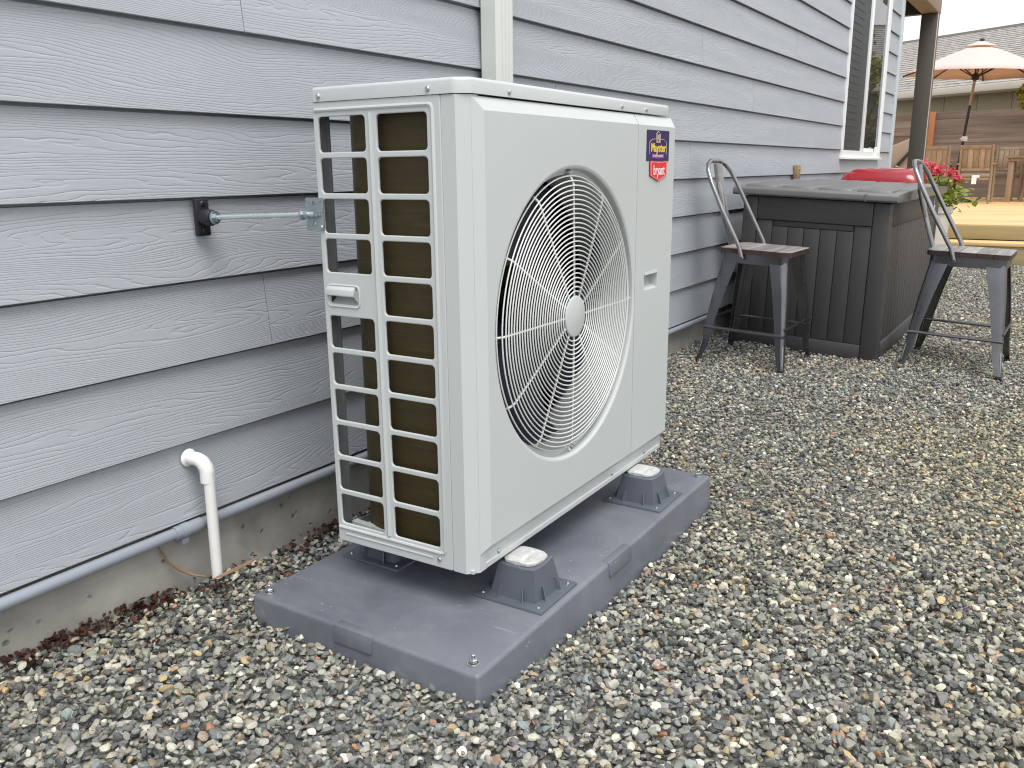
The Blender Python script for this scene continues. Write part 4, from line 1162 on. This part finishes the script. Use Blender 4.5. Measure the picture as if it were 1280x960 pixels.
um = thing('parasol', 'blush cloth parasol with dark pole open over the deck', 'parasol', (-0.12, 16.6, DZ + .002), (0, R(2.5), 0))
PR, RZ, TZ = 1.14, 2.02, 2.46
b = B(); tube(b, [(-.05, 0, 0.0), (0.0, 0, 1.55)], 0.022, 12); obj('pole', b, 'black', um)
b = B(); tube(b, [(0.0, 0, 1.55), (0.03, 0, 2.40)], 0.021, 12); obj('upper_pole', b, 'teak', um)
b = B(); box(b, -.045, .045, -.03, .03, 0.98, 1.06, .01); tube(b, [(-.02, -.03, 1.02), (-.06, -.07, 1.02)], .01, 8); obj('crank', b, 'paper', um)
b = B(); lathe(b, [(0, 0.0), (.25, 0.0), (.26, .03), (.10, .07), (.04, .09), (.035, .3), (0, .3)], 24); obj('base', b, 'black', um)
b = B(); NS = 8; rings = []
for i in range(7):
    s = i / 6; r = 0.10 + (PR - 0.10) * s; z = TZ - (TZ - RZ) * (s ** 1.18)
    ring = []
    for k in range(NS * 6):
        a = 2 * math.pi * k / (NS * 6); f = (k % 6) / 6; sag = math.sin(math.pi * f)
        rr3 = r * (math.cos(math.pi / NS) / math.cos(abs(f - .5) * 2 * math.pi / NS * 1.0)) if True else r
        ring.append(b.verts.new((.03 + rr3 * math.cos(a), rr3 * math.sin(a), z + 0.012 * sag * s)))
    rings.append(ring)
for a, c in zip(rings, rings[1:]):
    for k in range(NS * 6): b.faces.new((a[k], c[k], c[(k + 1) % (NS * 6)], a[(k + 1) % (NS * 6)]))
can = obj('canopy', b, 'canopy', um, ang=8)
sol = can.modifiers.new('cloth thickness', 'SOLIDIFY'); sol.thickness = 0.002
b = B(); lathe(b, [(.0, TZ + .075), (.05, TZ + .07), (.20, TZ + .015), (.23, TZ - .005)], 16, 'z', (.03, 0, 0)); obj('vent_cap', b, 'canopy', um)
b = B(); lathe(b, [(0, TZ + .12), (.035, TZ + .11), (.04, TZ + .08), (0, TZ + .07)], 12, 'z', (.03, 0, 0)); obj('finial', b, 'black', um)
b = B(); lathe(b, [(.024, 1.93), (.06, 1.96), (.055, 2.03), (.024, 2.05)], 12, 'z', (.015, 0, 0)); obj('runner_hub', b, 'black', um)
for k in range(NS):
    a = 2 * math.pi * k / NS; ca, sa = math.cos(a), math.sin(a)
    b = B(); tube(b, [(.03 + .03 * ca, .03 * sa, TZ - .02), (.03 + PR * ca * .98, PR * sa * .98, RZ - .012)], 0.011, 6); rb = obj('rib', b, 'black', um)
    b = B(); tube(b, [(.015 + .05 * ca, .05 * sa, 2.0), (.03 + .52 * ca, .52 * sa, TZ - (TZ - RZ) * (.42 ** 1.18) - .03)], 0.010, 6); obj('strut', b, 'black', rb)

# sling chair half seen between the corner trim and the post
sg = thing('sling_chair', 'tan sling deck chair with a dark folding leg left of the porch post', 'deck chair', (-0.62, 13.2, DZ + .002))
b = B(); hexa(b, [(-.28, -.25, .36), (.22, -.25, .36), (.22, .25, .36), (-.28, .25, .36), (-.10, -.25, .80), (.34, -.25, .98), (.34, .25, .98), (-.10, .25, .80)], .03); obj('sling', b, 'cushion', sg)
for s in (-1, 1):
    b = B(); tube(b, [(-.35, s * .28, 0), (.36, s * .28, .86)], .022, 8); obj('folding_leg', b, 'black', sg)
    b = B(); tube(b, [(.28, s * .27, 0), (-.28, s * .27, .42)], .02, 8); obj('folding_leg', b, 'teak', sg)

# geraniums in a pot
gp = thing('geranium_pot', 'pot of red geraniums with yellow green leaves behind the deck box', 'potted plant', (0.60, 8.05, -0.07))
b = B(); lathe(b, [(0, 0), (.12, 0), (.125, .02), (.165, .60), (.18, .61), (.18, .66), (.15, .66), (.145, .62), (0, .62)], 24); obj('pot', b, 'pot', gp)
def leaf_cloud(pts, size, tones, seed, squash=0.5):
    r_ = random.Random(seed); vs, fs, tn = [], [], []
    for (p, s, tone) in zip(pts, size, tones):
        e = Euler((r_.uniform(-.9, .9), r_.uniform(-.9, .9), r_.uniform(0, 6.28))).to_matrix()
        sh = [(-.5, 0, 0), (-.25, .34, .06), (.15, .38, .05), (.55, 0, -.08), (.15, -.38, .05), (-.25, -.34, .06)]
        base = len(vs)
        for q in sh:
            v = e @ (Vector(q) * s); vs.append((p[0] + v.x, p[1] + v.y, p[2] + v.z)); tn.append(tone)
        fs.append((base, base + 1, base + 2, base + 3)); fs.append((base, base + 3, base + 4, base + 5))
    me = bpy.data.meshes.new('leaves'); me.from_pydata(vs, [], fs)
    at_ = me.attributes.new('leaf_tone', 'FLOAT', 'POINT'); at_.data.foreach_set('value', tn)
    return me
r_ = random.Random(5)
pts = [(r_.gauss(0, .12), r_.gauss(0, .11), .70 + abs(r_.gauss(0, .085)) - max(0, r_.gauss(0, .05))) for _ in range(800)]
lo_ = obj('leaves', leaf_cloud(pts, [r_.uniform(.03, .06) for _ in pts], [r_.random() for _ in pts], 3), 'leaf', gp); lo_['kind'] = 'stuff'
for (x, y, z, s) in ((-.07, -.06, 1.0, .055), (-.13, .0, .94, .05), (.06, -.08, .955, .06), (.02, .0, .92, .06), (.13, .04, .93, .05), (.19, -.05, .885, .062), (-.02, .08, .97, .045)):
    pp_ = [(x + r_.gauss(0, s * .36), y + r_.gauss(0, s * .36), z + r_.gauss(0, s * .34)) for _ in range(60)]
    fl = obj('flower_head', leaf_cloud(pp_, [r_.uniform(.018, .03) for _ in pp_], [r_.random() for _ in pp_], 4), 'petal', gp)
    b = B(); tube(b, [(x * .4, y * .4, .66), (x, y, z)], .004, 6); obj('stalk', b, 'foliage', fl)

# ================================================================== fence
FY_ = 18.95
fc = thing('board_fence', 'weathered horizontal board fence along the back of the deck', 'fence', (0, FY_, 0))
zb = 0.20; hb = 0.142; nbf = 12
fr_ = random.Random(3)
b = B(); box(b, 0, 2.38, 0, 0.022, 0, hb - 0.006, 0.002, 1)
fb0 = obj('fence_board', b, 'fence', fc, (-6.0, 0, zb)); first = True
for k in range(nbf):
    for j in range(7):
        if k == 0 and j == 0: continue
        link('fence_board', fb0.data, fc, (-6.0 + j * 2.4 - (0.0), fr_.uniform(-.014, .010), zb + k * hb), (0, fr_.uniform(-.002, .002), 0))
for j in range(8):
    x = -6.0 + j * 2.4 - 0.055 if j != 2 else -0.90
    b = B(); box(b, -.05, .05, -.105, -.0085, 0.05, 1.905, .004); obj('fence_post', b, 'redpost' if j == 2 else 'fence', fc, (x if j == 2 else x + .045, 0, 0))
# ================================================================== neighbour house
A_ = R(-30)
nh = thing('neighbour_house', 'low beige panelled neighbour house with a grey shingle roof beyond the fence', 'house', (-0.30, 21.6, 0), (0, 0, A_))
b = B(); box(b, -7, 9, 0.35, 8, 0, 2.50); obj('wall', b, 'greige', nh)
for k in range(20):
    x = -6.8 + k * 0.8
    b = B(); box(b, x - .008 + .02, x + .78, 0.325, 0.348, 1.2, 2.44, .003); obj('wall_panel', b, 'greige', nh)
    b = B(); box(b, x - .020, x + .010, 0.315, 0.347, 1.2, 2.44, .002); obj('batten', b, 'greige', nh)
b = B(); prism(b, [(-.13, 2.42), (-.14, 2.47), (-.13, 2.555), (-.10, 2.56), (-.02, 2.56), (-.02, 2.42)], 'x', -7.2, 9.2); obj('gutter', b, 'gutter', nh)
b = B(); box(b, -7.2, 9.2, -.018, 0.34, 2.40, 2.425); obj('soffit', b, 'gutter', nh)
SL = 0.385; RL = 4.8
b = B(); prism(b, [(-.02, 2.44), (-.02, 2.52), (RL, 2.52 + RL * SL), (2 * RL, 2.52), (2 * RL, 2.44)], 'x', -7.2, 9.2)
roof = obj('roof', b, 'shingle', nh)
nc = 26
for k in range(nc):        # shingle courses as real laps
    y = -.06 + k * RL / nc
    b = B(); q = RL / nc + .03
    hexa(b, [(-7.25, y, 2.526 + y * SL + .016), (9.25, y, 2.526 + y * SL + .016), (9.25, y + q, 2.526 + (y + q) * SL), (-7.25, y + q, 2.526 + (y + q) * SL),
             (-7.25, y, 2.526 + y * SL + .032), (9.25, y, 2.526 + y * SL + .032), (9.25, y + q, 2.526 + (y + q) * SL + .012), (-7.25, y + q, 2.526 + (y + q) * SL + .012)])
    obj('shingle_course', b, 'shingle', roof)
b = B(); prism(b, [(RL - .14, 2.52 + RL * SL - .02), (RL, 2.52 + RL * SL + .06), (RL + .14, 2.52 + RL * SL - .02)], 'x', -7.2, 9.2); obj('ridge_cap', b, 'post', roof)
for (x, y, h, r) in ((1.45, 2.6, .42, .035), (2.2, 1.15, .13, .13)):
    b = B(); z = 2.53 + y * SL
    tube(b, [(x, y, z - .05), (x, y, z + h)], r, 12); obj('roof_vent', b, 'black', nh)
b = B(); tube(b, [(0.55, RL + .5, 3.7), (0.55, RL + .5, 4.65)], .035, 10); obj('flue_pipe', b, 'beamp', nh)

# ================================================================== tree right of the deck (seen at the frame edge and in the window glass)
def make_tree(loc, h, rad, n, seed, label, leaf=0.085):
    t = thing('tree', label, 'tree', loc, (0, 0, 0))
    rr4 = random.Random(seed)
    b = B(); tube(b, [(0, 0, -.1), (.02, .01, .6), (-.03, .02, h * .45), (.02, 0, h * .8)], [.075, .06, .045, .018], 10); trunk = obj('trunk', b, 'bark', t)
    cl = []
    for k in range(26):
        a = rr4.uniform(0, 6.28); u = rr4.uniform(-.9, 1); r = rad * (1 - .5 * u * u) * rr4.uniform(.35, 1.0)
        cl.append((r * math.cos(a), r * math.sin(a), h * .62 + u * h * .36, rr4.uniform(.16, .34) * rad))
    for c in cl[:11]:
        b = B(); tube(b, [(0, 0, max(.5, c[2] * .55)), (c[0] * .5, c[1] * .5, c[2] * .82), (c[0], c[1], c[2])], [.026, .016, .006], 6); obj('limb', b, 'bark', trunk)
    pts, tones, sz = [], [], []
    for _ in range(n):
        c = rr4.choice(cl); v = Vector((rr4.gauss(0, 1), rr4.gauss(0, 1), rr4.gauss(0, 1))).normalized() * (rr4.random() ** .4) * c[3]
        pts.append((c[0] + v.x, c[1] + v.y, c[2] + v.z)); tones.append(min(1, max(0, rr4.gauss(.45, .28)))); sz.append(leaf * rr4.uniform(.6, 1.4))
    cr = obj('crown', leaf_cloud(pts, sz, tones, seed), 'foliage', t); return t
make_tree((1.85, 17.0, 0.0), 3.0, 1.15, 8000, 11, 'yellow green tree with small leaves growing at the right end of the deck')
make_tree((3.4, 20.5, 0.0), 3.6, 1.5, 7000, 12, 'taller yellow green tree growing past the right end of the fence', 0.09)

# ================================================================== leaf litter, dry stems
pts, tones, sz = [], [], []
r_ = random.Random(21)
for _ in range(430):
    y = r_.choice((r_.uniform(0.72, 1.12), r_.uniform(0.75, 1.05), r_.gauss(1.62, .10), r_.uniform(0.6, 2.4)))
    if y < 0.4: continue
    d = abs(r_.gauss(0, 0.016)) if y < 1.2 else abs(r_.gauss(0, .022))
    x = -0.008 + d; pts.append((x, y, gz(x, y) + 0.010 + max(0, .022 - d) * r_.uniform(.3, 1.0))); tones.append(r_.random() ** 1.6); sz.append(r_.uniform(.008, .019))
for (cx, cy, n) in ((0.10, 1.32, 14), (0.05, 1.18, 16), (0.13, 1.16, 6), (0.16, 0.95, 6)):
    for _ in range(n):
        x, y = cx + r_.gauss(0, .02), cy + r_.gauss(0, .02); pts.append((x, y, gz(x, y) + .016)); tones.append(r_.random()); sz.append(r_.uniform(.008, .016))
lit = obj('leaf_litter', leaf_cloud(pts, sz, tones, 9), 'litter'); lit['kind'] = 'stuff'; lit['label'] = 'dead red brown leaves swept along the foot of the concrete foundation'; lit['category'] = 'leaf litter'
b = B(); tube(b, [(-0.006, 1.075, 0.118), (-0.004, 1.080, 0.10), (0.002, 1.092, 0.07), (0.010, 1.112, 0.045), (0.022, 1.135, 0.026), (0.04, 1.155, 0.018)], [.0015, .0022, .003, .0034, .003, .002], 7)
tag(obj('twig', b, 'straw'), 'thin bent brown stem leaning on the concrete left of the white drain pipe', 'stem')
b = B()
c0 = [(0.075, 1.145, .022), (0.085, 1.172, .026), (0.093, 1.205, .030), (0.097, 1.238, .033), (0.095, 1.262, .034)]; wd = [.001, .006, .0075, .006, .001]
for (p, q), (wa, wc) in zip(zip(c0, c0[1:]), zip(wd, wd[1:])):
    hexa(b, [(p[0] - wa, p[1], p[2]), (p[0] + wa, p[1], p[2]), (q[0] + wc, q[1], q[2]), (q[0] - wc, q[1], q[2]), (p[0] - wa, p[1], p[2] + .0015), (p[0] + wa, p[1], p[2] + .0015), (q[0] + wc, q[1], q[2] + .0015), (q[0] - wc, q[1], q[2] + .0015)])
tag(obj('dry_leaf', b, 'straw'), 'long curled orange brown dry leaf lying on gravel beside the white drain pipe', 'leaf')

# ================================================================== gravel
def ico(sub):
    b_ = B(); bmesh.ops.create_icosphere(b_, subdivisions=sub, radius=1.0)
    v = np.array([x.co[:] for x in b_.verts]); f = np.array([[x.index for x in q.verts] for q in b_.faces]); b_.free(); return v, f
IC1, IC2 = ico(1), ico(2)
PAL = np.array([(0.060, 0.062, 0.062), (0.105, 0.108, 0.104), (0.165, 0.168, 0.154), (0.215, 0.215, 0.185), (0.285, 0.272, 0.225), (0.37, 0.35, 0.285), (0.47, 0.44, 0.355), (0.60, 0.57, 0.49), (0.42, 0.31, 0.17), (0.36, 0.17, 0.09), (0.19, 0.215, 0.205), (0.31, 0.25, 0.18)])
PAL = PAL * np.array([0.93, 0.935, 0.885])
PW = np.array([.10, .14, .15, .15, .14, .12, .08, .028, .024, .005, .022, .06]); PW = PW / PW.sum()
def stones(px, py, pz, size, geo, variants=14, flat=(0.38, 0.8), tilt=0.5):
    V, F = geo; n = len(px)
    protos = []
    for k in range(variants):
        v = V.copy()
        for _ in range(rng.integers(6, 11)):            # broken faces
            d = rng.normal(size=3); d /= np.linalg.norm(d); h = rng.uniform(0.38, 0.82)
            s = v @ d; m = s > h; v[m] -= np.outer(s[m] - h, d)
        v *= 1 + 0.05 * rng.normal(size=(len(v), 1))
        protos.append(v / np.abs(v).max())
    protos = np.array(protos)
    idx = rng.integers(0, variants, n)
    P = protos[idx]                                       # n,V,3
    sc = np.stack([np.ones(n), rng.uniform(0.55, 1.0, n), rng.uniform(*flat, n)], 1) * size[:, None] * 0.5
    P = P * sc[:, None, :]
    az = rng.uniform(0, 2 * np.pi, n); ti = np.abs(rng.normal(0, tilt, n)); ax = rng.uniform(0, 2 * np.pi, n)
    ca, sa = np.cos(az), np.sin(az); Z = np.zeros(n); I = np.ones(n)
    Rz = np.stack([np.stack([ca, -sa, Z], 1), np.stack([sa, ca, Z], 1), np.stack([Z, Z, I], 1)], 1)
    kx, ky = np.cos(ax), np.sin(ax); c, s = np.cos(ti), np.sin(ti); C = 1 - c
    Rt = np.stack([np.stack([c + kx * kx * C, kx * ky * C, ky * s], 1), np.stack([kx * ky * C, c + ky * ky * C, -kx * s], 1), np.stack([-ky * s, kx * s, c], 1)], 1)
    P = np.einsum('nij,nvj->nvi', Rt @ Rz, P)
    P += np.stack([px, py, pz], 1)[:, None, :]
    col = PAL[rng.choice(len(PAL), n, p=PW)] * rng.uniform(0.85, 1.4, (n, 1)) * (1 + 0.025 * rng.normal(size=(n, 3)))
    nv = V.shape[0]
    faces = (F[None] + (np.arange(n) * nv)[:, None, None]).reshape(-1, 3)
    return P.reshape(-1, 3), faces, np.repeat(np.clip(col, 0.01, 0.9), nv, axis=0)
Mw = np.array([rt2[:], up2[:], fw[:]])
def vis(x, y, z, mx=210, my=130):
    d = np.stack([x, y, z], 1) - np.array(CAM[:]); q = d @ Mw.T
    w_ = np.maximum(q[:, 2], 1e-3)
    px = 640 + 1081.96 * q[:, 0] / w_; py = 480 - 1081.96 * q[:, 1] / w_
    return (q[:, 2] > 0.05) & (px > -mx) & (px < 1280 + mx) & (py < 960 + my), np.linalg.norm(d, axis=1)
gzv = np.vectorize(gz)
def scatter(sp_mm, dmin, dmax, xr=(-0.012, 4.2), yr=(0.15, 10.0)):
    s = sp_mm
    X, Y = np.meshgrid(np.arange(xr[0], xr[1], s), np.arange(yr[0], yr[1], s), indexing='ij')
    x = (X + rng.uniform(-.5, .5, X.shape) * s).ravel(); y = (Y + rng.uniform(-.5, .5, X.shape) * s).ravel()
    x = np.maximum(x, -0.010)
    keep, d = vis(x, y, np.zeros_like(x))
    keep &= (d >= dmin) & (d < dmax)
    keep &= ~((x > 0.203) & (x < 0.810) & (y > 1.150) & (y < 2.398))     # the pad
    x, y = x[keep], y[keep]
    return x, y, gzv(x, y)
parts_ = []
def lay(sp_, d0_, d1_, smin, smax, z0_, z1_, geo, **kw):
    x, y, z = scatter(sp_, d0_, d1_)
    sz_ = smin + (smax - smin) * rng.beta(1.7, 3.2, len(x))
    und = 0.006 * np.sin(x * 9 + 1.3 * np.sin(y * 5)) * np.sin(y * 7 + 0.8)
    edge = np.clip(1 - np.abs(x - 0.0) / 0.08, 0, 1) * 0.006
    wm = 0.3 * np.sin(x * 4.1 + 2 * np.sin(y * 2.3)) + 0.25 * np.sin(x * 1.3 + y * 2.1) + 0.7 * np.clip(x - 1.05, -0.9, 0.9) - 0.1
    v_, f_, c_ = stones(x, y, z + und + edge + rng.uniform(z0_, z1_, len(x)), sz_, geo, **kw)
    wr = np.repeat(wm, len(geo[0]))[:, None]
    parts_.append((v_, f_, c_ * (1 + np.array([[0.10, 0.04, -0.14]]) * wr)))
lay(0.0138, 0.0, 2.5, 0.008, 0.030, -0.012, 0.000, IC2)
lay(0.0165, 0.0, 2.5, 0.008, 0.034, -0.004, 0.009, IC2)
lay(0.0160, 2.5, 5.2, 0.009, 0.029, -0.010, 0.002, IC1)
lay(0.0185, 2.5, 5.2, 0.009, 0.032, -0.003, 0.010, IC1)
lay(0.0210, 5.2, 10.5, 0.016, 0.030, -0.008, 0.008, IC1)
nvt = 0; VV, FF, CC = [], [], []
for v, f, c in parts_:
    VV.append(v); FF.append(f + nvt); CC.append(c); nvt += len(v)
VV = np.concatenate(VV).astype(np.float32); FF = np.concatenate(FF).astype(np.int32); CC = np.concatenate(CC).astype(np.float32)
me = bpy.data.meshes.new('gravel')
me.vertices.add(len(VV)); me.vertices.foreach_set('co', VV.ravel())
me.loops.add(FF.size); me.loops.foreach_set('vertex_index', FF.ravel())
me.polygons.add(len(FF)); me.polygons.foreach_set('loop_start', np.arange(0, FF.size, 3, dtype=np.int32))
me.polygons.foreach_set('use_smooth', np.ones(len(FF), dtype=bool))
ca_ = me.color_attributes.new('stone_color', 'FLOAT_COLOR', 'POINT')
ca_.data.foreach_set('color', np.concatenate([CC, np.ones((len(CC), 1), np.float32)], 1).ravel())
me.update(calc_edges=True); me.validate()
me.set_sharp_from_angle(angle=R(30))
me.materials.append(MT['gravel'])
gr = bpy.data.objects.new('gravel', me); COL.objects.link(gr)
gr['kind'] = 'stuff'; gr['label'] = 'mixed grey, tan and white pebbles spread over the side yard'; gr['category'] = 'gravel'
print('gravel tris', len(FF))
